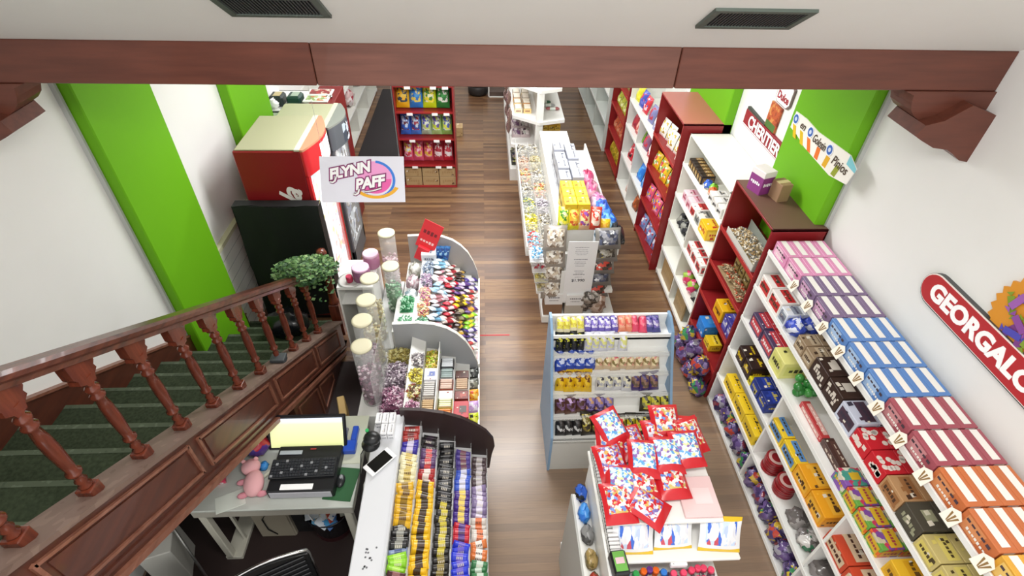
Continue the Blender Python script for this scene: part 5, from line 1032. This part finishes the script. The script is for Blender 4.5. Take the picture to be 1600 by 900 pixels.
# chocolate rows
rows = [
 (-.52, .905, [('#a8302a', '#7a2a2a', 'dark red', 2), ('#3a2f9a', '#c8c0d8', 'violet', 2), ('#e0d8b0', '#c8b060', 'cream', 5), ('#d8a81a', '#8a6a1a', 'golden', 6), ('#1f1d1e', '#8a8a82', 'black', 3), ('#8a9ac0', '#4a5a8a', 'grey-blue', 1), ('#8ac828', '#a8d850', 'lime green', 2), ('#4a1f26', '#8a5a5a', 'maroon', 4), ('#d8b04a', '#5a2a1a', 'tan and brown', 3), ('#2a1f2e', '#a8a0a8', 'dark plum', 3)]),
 (-.403, .81, [('#1f1a1c', '#3a2a3a', 'near-black', 2), ('#5a3a6a', '#c84a4a', 'purple', 3), ('#a82a2a', '#e8d8d0', 'red', 2), ('#e8b81a', '#3a2a12', 'bright yellow', 17), ('#d8283a', '#e8586a', 'scarlet', 2)]),
 (-.288, .71, [('#1a191b', '#4a484a', 'black', 8), ('#26221f', '#c8b83a', 'black and yellow', 6), ('#221f1c', '#8a7a3a', 'brown-black', 5), ('#d8b81f', '#1f1c18', 'yellow and black', 6)]),
 (-.173, .61, [('#5a4a9a', '#8a5a6a', 'violet', 3), ('#3a5ac8', '#d8d8f0', 'royal blue', 3), ('#4a2f8a', '#e8c85a', 'purple and yellow', 4), ('#c82a3a', '#5a3a8a', 'crimson', 2), ('#2f3fd0', '#6a5ac0', 'electric blue', 4), ('#6a4ab0', '#c83a5a', 'lilac purple', 4), ('#c82a3a', '#8a3a4a', 'cherry', 2), ('#3a3ac8', '#6a9a3a', 'blue', 3)]),
 (-.058, .51, [('#5a4a4e', '#c8c0c4', 'grey-brown', 4), ('#8a78a0', '#e0d8e8', 'mauve', 4), ('#d8d0c8', '#e07a4a', 'white and orange', 3), ('#d8783a', '#e8e0d8', 'orange', 2), ('#3a7a4a', '#c8d8c8', 'green', 2), ('#c8b8a8', '#8a5a3a', 'beige', 4), ('#c8d8e8', '#5a9ac8', 'pale blue', 3), ('#e0dcd8', '#8a8a8a', 'white', 3)])]
cn = ['first', 'second', 'third', 'fourth', 'fifth']
for ri, (x, z, seq) in enumerate(rows):
    seq = [(p_, q_, r0_, int(n_ * 1.4 + .5)) for p_, q_, r0_, n_ in seq]; y = 2.235; tot = sum(s[3] for s in seq); stp = 1.42 / tot; cc = {}
    for (b_, a, wd, n) in seq:
        for i in range(n):
            me = bar(.108, .062, .02, b_, a)
            cc[wd] = cc.get(wd, 0) + 1
            lift = .05 if wd == 'bright yellow' else .0
            inst(me, 'chocolate_bar', (x + random.uniform(-.005, .005), y - stp / 2 + random.uniform(-.006, .006), z + lift + .012 + random.uniform(0, .022)), f"{wd} chocolate bar, {ORD[i]} of its colour from the far end, {cn[ri]} column", 'chocolate bar', f'chocolate bars in the {cn[ri]} column of the checkout counter', rot=(.75 + random.uniform(-.25, .25), .12 + random.uniform(-.12, .12), random.uniform(-.26, .26)))
            y -= stp
        if wd == 'bright yellow':
            inst(carton(.105, n * stp * .98, .05, '#e0b01a', '#d8a81a', '#4a3212', 'band'), 'display_tray', (x, y + n * stp / 2, z - .012), 'long yellow display tray under the bright yellow chocolate bars', 'tray')
# things on the worktop
r_ = root('smartphone', (-.69, 1.93, 1.0), 'white smartphone lying across the edge of the checkout worktop', 'phone', rz=-.75)
MB().box(-.05, .05, -.1, .1, .012, .022, mat('#f0f0f2', .25), .005).obj('body', r_); MB().box(-.043, .043, -.072, .072, .022, .0228, mat('#0c0c0e', .08)).obj('screen', r_); MB().box(-.045, .045, -.03, .09, 0, .012, M_GREY, .003).obj('stand', r_)
r_ = root('webcam', (-.77, 2.07, 1.0), 'black round barcode scanner with a green light beside the smartphone', 'scanner')
MB().lathe([(.06, 0), (.062, .01), (.04, .03), (.022, .05)], M_BLACK, 18).obj('base', r_)
g = MB(); g.blob((.02, -.01, .085), (.058, .05, .045), mat('#1a1c1e', .3), 14, 9); g.obj('head', r_); MB().lathe([(.012, 0), (.012, .012)], mat('#2fa85a', .3), 10, (-.01, .02, .125)).obj('green_light', r_)
MB().tube([(-.02, .0, .02), (-.06, -.06, -.02), (-.08, -.2, -.25), (-.09, -.25, -.5)], .004, M_BLACK, 6).obj('cable', r_)
tag(MB().tube([(0, 0, 0), (-.03, -.1, -.02), (-.02, -.22, -.06), (-.04, -.32, -.16), (-.01, -.42, -.3)], .008, mwh, 6).obj('white_cable', loc=(-.765, 1.95, .9)), 'white cable hanging down the left side of the checkout counter', 'cable')
g = MB(); rnd = random.Random(12)
for i in range(16): g.lathe([(.006, 0), (.006, .0006)], mat('#6a6c70', .5), 8, (rnd.uniform(-.03, .03), rnd.uniform(-.1, .1), 0))
tag(g.obj('floral_sticker', loc=(-.665, 1.3, 1.0005)), 'little grey floral sticker marks on the near part of the worktop', 'sticker')

# middle section contents
cont = [(-.66, .905, 0.1), ]
stuffs = [(-.555, 2.92, '#', ['#8a8488', '#c8c0c0', '#5a5054', '#e0dcd8'], 'silver and brown'), (-.555, 2.76, '', ['#d8c83a', '#a8983a', '#e8e080', '#7a6a2a'], 'yellow'), (-.555, 2.6, '', ['#5a4a2a', '#c8b86a', '#8a3a2a', '#e0d8b0'], 'brown and gold'), (-.555, 2.44, '', ['#8a4a6a', '#c88aa8', '#5a2a4a', '#e8d0dc'], 'plum pink'),
          (-.68, 2.5, '', ['#7a4a62', '#b07a94', '#5a2a4a', '#d8c0cc'], 'dusty pink')]
for x, y, _, p, wd in stuffs: inst(pile(.115 if x > -.6 else .13, .15, p, 90, int(abs(x * y * 100)), .02, .05), 'wrapped_sweets', (x, y, .86 if x > -.6 else .9), f"{wd} sweets heaped in the left compartments of the middle counter section", 'sweets', kind='stuff')
inst(pile(.11, .22, ['#d8b83a', '#a8c83a', '#e8d88a', '#8a7a2a'], 130, 77, .02, .04), 'wrapped_sweets', (-.44, 3.0, .77), 'gold and green sweets in the white tray at the far end of the middle section', 'sweets', kind='stuff')
tl = [(-.44, 2.82, .1, .12, '#e8e8ec', '#5a6aa8', 'label', 'white box with a blue mark'), (-.44, 2.66, .1, .14, '#e0dcd8', '#c8c4c0', 'tray', 'white tray of pale bars'), (-.44, 2.5, .1, .12, '#d8c8a8', '#c8a878', 'tray', 'beige tray of bars'),
      (-.32, 3.02, .11, .1, '#26282a', '#c8ccd0', 'tray', 'black tray of silver tubes'), (-.32, 2.9, .11, .1, '#c8ccd0', '#8a9a98', 'tray', 'grey tray of tubes'), (-.32, 2.79, .11, .1, '#a8482f', '#d8b8a8', 'tray', 'brown-red tray'), (-.32, 2.69, .11, .08, '#e8e8e0', '#d8d8d0', 'label', 'white carton'), (-.32, 2.6, .11, .08, '#e0dc6a', '#e8e8c0', 'tray', 'yellow and white tray'), (-.32, 2.5, .11, .09, '#d8581f', '#e88a3a', 'tray', 'orange tray'), (-.32, 2.4, .11, .1, '#d8c83a', '#e8e0a8', 'tray', 'yellow tray'),
      (-.2, 2.98, .11, .08, '#5a3026', '#4a2820', 'label', 'dark brown carton'), (-.2, 2.87, .11, .11, '#e0d4c8', '#c8a888', 'tray', 'white tray of beige sticks'), (-.2, 2.76, .11, .08, '#7a2f26', '#a84a3a', 'label', 'brick brown carton'), (-.2, 2.62, .12, .16, '#b82430', '#4a3a36', 'label', 'open red box'), (-.2, 2.49, .11, .07, '#d8d0c8', '#b82a3a', 'tray', 'tray of red and white tubes'), (-.2, 2.4, .11, .09, '#e8e8e8', '#c8c8cc', 'tray', 'white ribbed tray')]
zz = {-.44: .765, -.32: .665, -.2: .565}
for x, y, w_, l, b_, a, st_, wd in tl: inst(carton(w_, l, .06, b_, a, '#8a2a2a' if 'white' in wd else '#e8e0d0', st_), 'carton', (x, y, zz[x]), f"{wd} in the {['left', 'middle', 'right'][[-.44, -.32, -.2].index(x)]} file of middle counter, {'far part' if y > 2.85 else 'centre' if y > 2.6 else 'near part'}", 'box')
tag(MB().box(-.004, .004, -.39, .39, 0, .12, M_WHITE, .002).obj('divider_strip', loc=(-.383, 2.75, .74)), 'white dividing strip running along the middle counter section', 'divider')
for i, (p, wd) in enumerate(((['#2a2c2c', '#c8ccc8', '#4a4c4a'], 'black and silver'), (['#5a5a52', '#c8c8c0', '#8a8a7a'], 'grey'), (['#e8a01f', '#c84a2a', '#e8c85a'], 'orange'), (['#c8a0d8', '#e8e0f0'], 'lilac'), (['#c8d81f', '#2a2c1f', '#e8e85a'], 'lime and black'), (['#d8e01f', '#3a3c1f'], 'yellow-green'))):
    inst(pouch(.1, .1, .05, p[0], cells(p, 34), i), 'packet', (-.105, 3.05 - i * .12, .47), f"{wd} packet in the aisle-side file of the middle counter section", 'packet', rot=(-.9, 0, .1))
for i, (x, y, p, wd) in enumerate(((-.72, 2.62, ['#7a4a62', '#b07a94', '#5a2a4a', '#d8c0cc'], 'dusty pink'), (-.72, 2.88, ['#8a7a86', '#b8a8b4', '#6a5a66', '#d8d0d4'], 'grey lilac'), (-.72, 3.08, ['#b8a85a', '#8a7a3a', '#d8d090'], 'gold'))):
    inst(pile(.2, .24 if i < 2 else .13, p, 200, 300 + i, .022, .1), 'wrapped_sweets', (x, y, .722), f"{wd} sweets spread on the ledge beside the clear tubes", 'sweets', kind='stuff')
# clear tubes on the left ledge
def tube_jar(x, y, z0, h, cols, wd, r=.072):
    r_ = root('sweet_dispenser', (x, y, z0), wd, 'dispenser', 'clear tube dispensers on the sweets counter')
    MB().lathe([(r, 0), (r, h)], M_CLEAR, 18).obj('clear_tube', r_)
    MB().lathe([(r + .004, h), (r + .004, h + .012), (r - .01, h + .016)], mat('#cfc9ac', .5), 18).obj('lid', r_)
    rnd = random.Random(int(y * 100)); g = MB(); ms = [mat(c, .3) for c in cols]; hh = h * .6
    g.lathe([(r * .8, 0), (r * .8, hh * .9)], ms[0], 12)
    for i in range(150):
        a = rnd.random() * 6.28; zq = rnd.random() * hh; q = r * .82
        if i % 5 == 0: q *= rnd.random(); zq = hh * .92
        g.blob((q * math.cos(a), q * math.sin(a), .012 + zq), (.014, .011, .011), ms[i % len(ms)], 6, 4)
    o = g.obj('sweets_inside', r_); o['kind'] = 'stuff'
pl = [['#7a4a62', '#b07a94', '#5a2a4a', '#d8c0cc'], ['#a8924a', '#d8d088', '#7a6a2a', '#e8e4c0'], ['#4a8a5a', '#8ac898', '#2f6a3f', '#d0e8d0'], ['#c8a8b0', '#e8d0d8', '#a8808a']]
tube_jar(-.88, 2.66, .72, .6, pl[0], 'clear tube of dusty pink sweets, nearest of the row of tubes')
tube_jar(-.9, 2.86, .72, .66, pl[0], 'clear tube of pink and cream sweets, second nearest of the tubes')
tube_jar(-.9, 3.06, .72, .68, pl[1], 'clear tube of olive and gold sweets, third nearest of the tubes')
tube_jar(-.92, 3.34, .72, .66, pl[1], 'clear tube of gold sweets beside the white side cabinet')
tube_jar(-.87, 3.97, .72, .66, pl[3], 'tall clear tube with a cream lid, farthest of the tubes')
tube_jar(-.82, 3.7, .72, .5, pl[2], 'clear tube of green sweets, second farthest of the tubes')
tag(MB().box(-.09, .09, -.45, .45, .0, .72, mat('#c9cac8', .5), .004).obj('tube_plinth', loc=(-.88, 3.65, 0)), 'pale plinth under the far clear tubes beside the sweets counter', 'plinth')
# clear acrylic panel leaning
tag(MB().box(-.002, .002, -.35, .35, 0, .5, M_CLEAR, .0005).obj('acrylic_panel', loc=(-.8, 2.8, .73)), 'clear acrylic panel between the tubes and the trays', 'panel')
# far section: bins of sweets and long packets
for i, (x, y, p, wd) in enumerate(((-.69, 3.3, ['#4a9a6a', '#8ac8a0', '#2f7a4a', '#d8f0e0'], 'green'), (-.69, 3.55, ['#4a9a6a', '#a8d8b8', '#2f7a4a'], 'bright green'), (-.555, 3.32, ['#5aa87a', '#c8e8d0', '#2f6a4a'], 'mint green'), (-.555, 3.52, ['#e0a86a', '#d8d0a8', '#b85a6a', '#e8e0c0'], 'peach and cream'), (-.555, 3.72, ['#d8988a', '#b87a9a', '#e8d8b0'], 'pink and yellow'), (-.555, 3.92, ['#a88aa8', '#c8b8c8', '#7a7a8a'], 'grey lilac'), (-.555, 4.1, ['#8a9ab0', '#c8d0d8', '#5a6a80'], 'slate blue'))):
    inst(pile(.115, .19, p, 110, 90 + i, .02, .06), 'wrapped_sweets', (x, y, .86 if x > -.6 else .9), f"{wd} sweets in the left bins of the far counter section", 'sweets', kind='stuff')
tag(MB().box(-.1, .1, -.2, .25, 0, .18, mat('#d4d4d0', .45), .003).obj('bin_riser', loc=(-.69, 3.42, .72)), 'white riser under the green sweets of the far counter section', 'riser')
inst(carton(.14, .14, .1, '#e6e6ea', '#d0d4dc', '#5a5a6a', 'band'), 'carton', (-.55, 4.28, .86), 'white carton at the far end of the far counter section', 'box')
seqs = [(-.44, .77, [('#d8e8f0', '#7ab0d0', 'pale blue'), ('#e8e0e0', '#c88a9a', 'blush'), ('#9ac0d8', '#e8f0f8', 'sky blue'), ('#d8d0d8', '#a8707a', 'grey rose')]),
        (-.34, .68, [('#e0d0c8', '#a82a3a', 'cream and crimson'), ('#c82a3a', '#e8e0e0', 'red'), ('#d8c8d0', '#b83a5a', 'pale rose'), ('#c23a4a', '#f0d8d8', 'coral red')]),
        (-.25, .6, [('#3a2a2a', '#c8a03a', 'dark brown'), ('#5a3a7a', '#d8c8e8', 'purple'), ('#e8c82a', '#5a4a1a', 'yellow'), ('#4a3a32', '#a8a07a', 'brown and olive')]),
        (-.16, .51, [('#4a3a8a', '#d8d0e8', 'indigo'), ('#e8e0d8', '#c84a4a', 'white and red'), ('#5a3a7a', '#e8a83a', 'violet and orange'), ('#8ac83a', '#e8d83a', 'lime')])]
for ci, (x, z, s_) in enumerate(seqs):
    for i in range(18):
        b_, a, wd = s_[(i // 3) % 4]
        inst(bar(.2, .075, .03, b_, a), 'sweet_stick', (x, 4.29 - i * .061, z + .03 + random.uniform(0, .03)), f"{wd} long packet, {ORD[i]} from far end, {cn[ci]} sloping file of the far counter", 'packet', f'long packets in the {cn[ci]} file of the far counter section', rot=(0, .55 + random.uniform(-.12, .12), 1.0 + random.uniform(-.5, .5)))
for i in range(7): inst(carton(.05, .14, .03, '#eae6e2', '#e0dcd8', '#b83a4a', 'band', i % 2), 'slim_carton', (-.085, 4.2 - i * .15, .47), f"white and red slim carton along the aisle edge, {ORD[i]} from the far end", 'box', 'slim cartons along the aisle edge')
for i, (yy, p, wd) in enumerate(((3.78, ['#d8dcdc', '#b8c4c8', '#e8ecec', '#8aa0a8'], 'clear and pale blue'), (3.98, ['#d8ccd0', '#c8a8b0', '#ece4e4', '#a89098'], 'clear and pale pink'), (4.17, ['#c8c8c0', '#e4e4dc', '#a0a090'], 'clear and cream'))):
    inst(lumpy(.06, .08, .075, cells(p, 26, .12), i + 400), 'sweet_bag', (-.69, yy, .72), f"{wd} cellophane bag behind the bins of the far counter section", 'bag')
tag(MB().box(-.86, .82, -1.5, 1.7, 0, .006, mat('#2a1c1a', .55), .002).obj('floor_or_dark_sheet', loc=(-1.6, 2.0, 0)), 'dark brown sheet standing in for floor shade behind the counter and under the desk', 'mat')  # added dark sheet, shade on the floor given as colour
tag(MB().box(-.16, .16, -.008, .008, 0, .002, mat('#c03038', .5)).obj('tape_strip', loc=(.1, 4.04, 0)), 'short strip of red tape stuck on the wooden aisle floor', 'tape')
r_ = root('card_stand', (-.64, 4.28, .86), 'red display card standing up at the far end of the sweets counter', 'display card', rz=-.3); r_.rotation_euler = (-.25, .35, -.3)
MB().box(-.1, .1, 0, .006, .12, .42, mat('#d83038', .4), .002).obj('header_card', r_); MB().box(-.06, .06, -.04, .04, 0, .14, mat('#cc2a34', .4), .003).obj('holder', r_)
g = MB(); ink_row(g, random.Random(3), 'y', (0, -.001, .3), .15, .07, mat('#7a1f28', .5), 4); ink_row(g, random.Random(4), 'y', (0, -.001, .2), .15, .04, mat('#f0c8c8', .5), 5); g.obj('printing', r_)
for i in range(3): inst(pouch(.06, .18, .04, '#3a78b8', cells(['#3a6ab0', '#a8d0e8', '#2a4a8a'], 30), i), 'packet', (-.5 + i * .05, 4.33, .8), f"blue and white packet at the counter's far end, {ORD[i]} from the red card", 'packet', 'blue packets beside the red card', rot=(0, .2, 0))
tag(MB().box(-.02, .02, -.06, .06, 0, .14, mat('#c9a86a', .6), .004).obj('wooden_block', loc=(-1.28, 3.0, 0), rot=(.2, 0, .3)), 'small pale wooden block on the floor between the stair and the counter', 'block')
bpy.data.objects['wooden_block'].scale = (1.6, 1.6, 2.0)

# ================================================================ desk
r_ = root('desk', (-1.41, 2.11, 0), 'pale grey-green office desk half under the stair', 'desk')
dk = mat('#b9bab2', .3); leg = mat('#c4c2b4', .5)
MB().box(-.53, .53, -.345, .36, .735, .755, mat('#c6cbc4', .15), .004).obj('desk_top', r_)
g = MB(); g.box(-.52, .52, -.335, -.31, .65, .735, mat('#a8a59a', .5), .004); g.box(-.52, .52, .32, .345, .65, .735, leg); g.box(-.52, -.5, -.31, .33, .65, .735, leg); g.box(.5, .52, -.31, .33, .65, .735, leg); g.obj('apron', r_)
for x in (-.5, .45):
    for y in (-.33, .29):
        MB().box(x, x + .05, y, y + .05, .02, .66, leg, .006).obj('leg', r_)
g = MB(); g.box(-.42, -.40, -.2, -.18, .04, .66, leg); g.box(-.51, -.39, -.33, .34, 0, .04, leg, .005); g.obj('foot_rail', r_)
# desk objects
DZ = .755
r_ = root('monitor', (-1.255, 2.16, DZ), 'flat computer monitor with a pale yellow screen on the desk', 'monitor')
MB().box(-.1, .1, .07, .2, 0, .012, M_BLACK, .004).obj('foot', r_); MB().box(-.025, .025, .14, .165, .01, .19, M_BLACK, .003).obj('neck', r_)
ca, sa = math.cos(-.32), math.sin(-.32)
MM = Matrix.Translation((0, .02, .035)) @ Matrix.Rotation(-.5, 4, 'X')
g = MB(MM); g.box(-.27, .27, 0, .03, 0, .255, mat('#15161a', .35), .006); g.obj('housing', r_)
m_, nt, b = nodes('lit_screen'); rr = ramp(nt, [(0, '#d6dc9a'), (.8, '#dfe4b4'), (1, '#d8e0f0')]); tc = nt.nodes.new('ShaderNodeTexCoord'); sp_ = nt.nodes.new('ShaderNodeSeparateXYZ'); nt.links.new(tc.outputs['Generated'], sp_.inputs[0]); nt.links.new(sp_.outputs[2], rr.inputs[0]); nt.links.new(rr.outputs[0], b.inputs['Base Color']); nt.links.new(rr.outputs[0], b.inputs['Emission Color']); b.inputs['Emission Strength'].default_value = .75
g = MB(MM); g.box(-.25, .25, -.002, .0, .02, .237, m_); g.obj('screen', r_)
r_ = root('cash_drawer', (-1.22, 1.98, DZ), 'black flat cash drawer under the keyboard on the desk', 'cash drawer')
MB().box(-.215, .215, -.14, .2, .0, .085, mat('#17181b', .4), .006).obj('case', r_); MB().box(-.2, .2, -.148, -.14, .012, .075, mat('#b8b8c0', .35), .003).obj('front_plate', r_); MB().box(-.13, .08, -.13, -.09, .085, .0865, mwh).obj('paper_label', r_)
MB().box(-.2, -.05, .13, .16, .085, .09, mat('#a8b0b8', .4)).obj('pen_tray', r_)
r_ = root('keyboard', (-1.23, 2.0, DZ + .086), 'black computer keyboard lying on the cash drawer', 'keyboard', rz=.03)
MB().box(-.215, .215, -.07, .075, 0, .014, mat('#1d1f22', .45), .004).obj('body', r_)
g = MB(); km = mat('#2c2f34', .4)
for j in range(6):
    for i in range(20):
        if i in (15,): continue
        g.box(-.205 + i * .0205, -.205 + i * .0205 + .017, -.062 + j * .0215, -.062 + j * .0215 + .017, .014, .02, km if (i * 7 + j) % 11 else mat('#8a8c90', .5))
g.obj('keys', r_)['kind'] = 'stuff'
inst(carton(.13, .04, .004, '#a83a3a', '#a83a3a', '#e8e0e0', 'label'), 'badge', (-1.2, 2.15, DZ + .087), 'tiny red badge behind the keyboard', 'badge', scale=.3)
r_ = root('mouse_pad', (-.98, 1.93, DZ), 'dark green mouse pad at the right edge of the desk', 'mouse pad', rz=-.12)
MB().box(-.095, .095, -.12, .12, 0, .006, mat('#2c5f38', .7), .002).obj('mat', r_)
r_ = root('computer_mouse', (-.985, 1.94, DZ + .006), 'small black and grey computer mouse on the green pad', 'mouse')
g = MB(); g.blob((0, 0, .016), (.03, .05, .02), mat('#26282a', .3), 12, 8); g.obj('body', r_); g = MB(); g.blob((.0, .02, .028), (.014, .022, .01), mat('#8a8e90', .3), 10, 6); g.obj('top_shell', r_)
tag(MB().box(-.1, .1, -.2, .2, 0, .004, mat('#cfd3bf', .5), .001).obj('paper_sheet', loc=(-.98, 2.28, DZ)), 'pale green paper sheet at the back right corner of the desk', 'paper')
r_ = root('desk_tidy', (-.98, 2.2, DZ + .004), 'bright blue plastic stationery holder behind the green mouse pad', 'desk tidy')
g = MB(); g.box(-.055, .055, -.05, .04, 0, .05, mat('#1f4fc0', .3), .006); g.box(.01, .05, .04, .16, 0, .05, mat('#1f4fc0', .3), .006); g.obj('holder', r_)
MB().box(-.035, -.015, .02, .13, .05, .07, mat('#8a8a90', .4), .003).obj('stapler_arm', r_)
# pink soft toy
r_ = root('plush_toy', (-1.57, 1.94, DZ), 'pink soft toy slumped on the left of the desk', 'toy', rz=.25)
pm = mat('#e0a8ac', .9)
g = MB(); g.blob((.02, -.02, .05), (.065, .1, .05), pm, 14, 9, .06); g.obj('body', r_)
g = MB(); g.blob((-.0, .1, .065), (.062, .055, .05), pm, 14, 9, .04); g.blob((-.04, .13, .1), (.016, .012, .022), pm, 8, 6); g.blob((.04, .13, .1), (.016, .012, .022), pm, 8, 6); g.obj('head', r_)
for x, y in ((-.06, .02), (-.05, -.08), (.07, -.1)): g = MB(); g.blob((x, y, .03), (.035, .02, .022), mat('#d8909c', .9), 10, 6); g.obj('paw', r_)
r_ = root('cream_tube', (-1.775, 1.95, DZ), 'small pink and white tube standing on the desk by the stair', 'tube')
MB().prism([(-.028, .0), (.028, .0), (.018, .1), (-.018, .1)], 'y', -.014, .014, mat('#e0486a', .3)).obj('body', r_); MB().lathe([(.014, 0), (.014, .03)], mwh, 10, (0, 0, -.0)).obj('cap', r_)
bpy.data.objects['cream_tube'].rotation_euler = (-1.4, 0, .25); bpy.data.objects['cream_tube'].location.z = DZ + .016
tag(MB().box(-.09, .09, -.06, .06, 0, .003, mat('#dfe6dc', .4), .001).obj('paper_sheet', loc=(-1.68, 1.83, DZ), rot=(0, 0, .4)), 'white paper slip lying in front of the pink soft toy', 'paper')
g = MB(); rnd = random.Random(3); g.blob((0, 0, .08), (.085, .08, .08), cells(['#2f1f5a', '#4a3a8a', '#1a1430', '#5a3a8a', '#b82a3a'], 12, .2), 14, 10, .2, rnd)
tag(g.obj('purple_bag', loc=(-1.6, 2.2, DZ)), 'dark purple and red shiny bag left of the monitor', 'bag')
inst(lumpy(.03, .035, .02, mat('#3a8ad0', .4), 190), 'blue_wrapper', (-1.53, 2.07, DZ), 'small blue crumpled wrapper above the pink soft toy', 'wrapper')
tag(MB().tube([(0, 0, .012), (.05, .06, .012), (.07, .14, .012), (.1, .17, .012)], .012, mat('#d8dcc8', .5), 8).obj('paper_roll', loc=(-1.52, 1.98, DZ)), 'rolled pale paper beside the keyboard', 'paper roll')
# below the desk
r_ = root('computer_case', (-1.58, 2.12, 0), 'beige computer case standing under the desk', 'computer')
MB().box(-.13, .13, -.18, .2, .0, .42, mat('#a8a08e', .5), .01).obj('case', r_); MB().box(-.125, .125, -.187, -.18, .02, .4, mat('#8f8878', .5), .003).obj('front', r_); MB().tube([(0, -.19, .38), (-.05, -.195, .3), (-.045, -.195, .15), (.0, -.19, .06)], .005, M_BLACK, 6).obj('cable', r_)
inst(carton(.16, .16, .3, '#0f1114', '#1a1c20', '#2a2c30', 'label'), 'speaker_box', (-1.37, 2.05, 0), 'black box on the floor under the desk between the computer case and the bin', 'box')
r_ = root('waste_bin', (-1.18, 2.03, 0), 'round dark bin full of sweet wrappers under the desk', 'bin')
g = MB(); g.lathe([(.14, 0), (.17, .3), (.185, .31), (.178, .3), (.15, .05)], mat('#14151c', .25), 24); g.obj('liner', r_)
g = MB(); g.lathe([(.15, .0), (.155, .18), (.15, .2)], mat('#4a1218', .4), 24); g.obj('bin_body', r_)
g = MB(); rnd = random.Random(6)
for i in range(60):
    a = rnd.random() * 6.28; q = .15 * math.sqrt(rnd.random()); g.M = Matrix.Translation((q * math.cos(a), q * math.sin(a), .27 + .05 * rnd.random())) @ Matrix.Rotation(rnd.random() * 3, 4, (rnd.random(), rnd.random(), 1)); s_ = .03 + rnd.random() * .02
    g.box(-s_, s_, -s_ * .6, s_ * .6, -.004, .004, mat(['#4a9ad0', '#d8e0e8', '#e8e8ea', '#6ab0d8', '#a8442f', '#c8c8b8', '#3f6aa8'][i % 7], .4), .002)
o = tag(g.obj('sweet_wrappers', loc=(-1.18, 2.03, 0)), 'crumpled blue and white wrappers filling the bin under the desk', 'wrappers', kind='stuff')
r_ = root('broom', (-2.0, 1.85, 0), 'broom with a grey metal handle and a red end leaning by the desk leg', 'broom')
MB().tube([(-.18, -.0, .62), (.08, -.28, .05)], .009, M_STEEL, 8).obj('handle', r_); MB().tube([(-.2, .02, .66), (-.17, -.01, .59)], .02, mat('#c0242c', .4), 8).obj('red_grip', r_); MB().box(.02, .16, -.36, -.24, 0, .06, mat('#7a2430', .5), .01).obj('head', r_)
tag(MB().lathe([(.0, 0), (.13, .0), (.15, .02), (.12, .05)], mat('#5a1a24', .5), 20).obj('dustpan', loc=(-1.95, 1.32, 0)), 'dark red round pan lying on the floor below the desk', 'pan')
r_ = root('printer', (-2.0, 1.33, .3), 'white printer at the bottom edge under the stair', 'printer')
MB().box(-.17, .17, -.15, .15, 0, .16, mat('#d8d8d6', .4), .012).obj('case', r_); MB().box(-.13, .13, -.14, .05, .16, .165, mat('#8a96a4', .4), .002).obj('lid', r_)
tag(MB().box(-.2, .2, -.16, .16, 0, .3, mat('#2a2422', .6), .005).obj('low_cabinet', loc=(-2.0, 1.33, 0)), 'low dark box under the white printer', 'cabinet')
tag(MB().box(-.1, .1, -.12, .12, 0, .42, mat('#c9c9c2', .5), .005).obj('carton', loc=(-2.25, 1.75, 0), rot=(0, 0, .3)), 'pale box beside the broom under the stair', 'box')
# chair
r_ = root('office_chair', (-1.2, 1.16, 0), 'black padded office chair with a chrome-edged back at the desk', 'chair', rz=.42)
g = MB(Matrix.Translation((0, .14, .55)) @ Matrix.Rotation(-.12, 4, 'X'))
bw = .24; npt = 10
out = [(-bw, 0), (bw, 0), (bw + .0, .3)] + [(bw - .0 - (2 * bw) * t / npt, .36 + .05 * math.sin(PI * t / npt)) for t in range(npt + 1)] + [(-bw, .3)]
g.prism(out, 'y', -.02, .02, mat('#0f1012', .3)); 
for i in range(8): g.box(-bw + .02, bw - .02, .02, .03, .03 + i * .043, .062 + i * .043, mat('#141518', .28), .006)
for i in range(8): g.box(-bw + .02, bw - .02, -.03, -.02, .03 + i * .043, .062 + i * .043, mat('#141518', .28), .006)
g.obj('backrest', r_)
g = MB(Matrix.Translation((0, .14, .55)) @ Matrix.Rotation(-.12, 4, 'X'))
g.tube([(-bw - .005, 0, 0), (-bw - .005, 0, .34)] + [(-bw + 2 * bw * t / npt, 0, .37 + .05 * math.sin(PI * t / npt)) for t in range(npt + 1)] + [(bw + .005, 0, .34), (bw + .005, 0, 0)], .009, M_CHROME, 8); g.obj('chrome_frame', r_)
MB().box(-.23, .23, -.3, .14, .43, .5, mat('#101113', .35), .025).obj('seat', r_); MB().tube([(0, -.08, .08), (0, -.08, .43)], .025, M_CHROME, 10).obj('gas_lift', r_)
for k in range(5): a = 2 * PI * k / 5; lg = MB().tube([(0, -.08, .1), (.25 * math.cos(a), -.08 + .25 * math.sin(a), .06)], [.025, .015], M_CHROME, 8).obj('leg', r_); MB().blob((.26 * math.cos(a), -.08 + .26 * math.sin(a), .03), (.03, .03, .03), M_BLACK, 10, 6).obj('caster', lg)
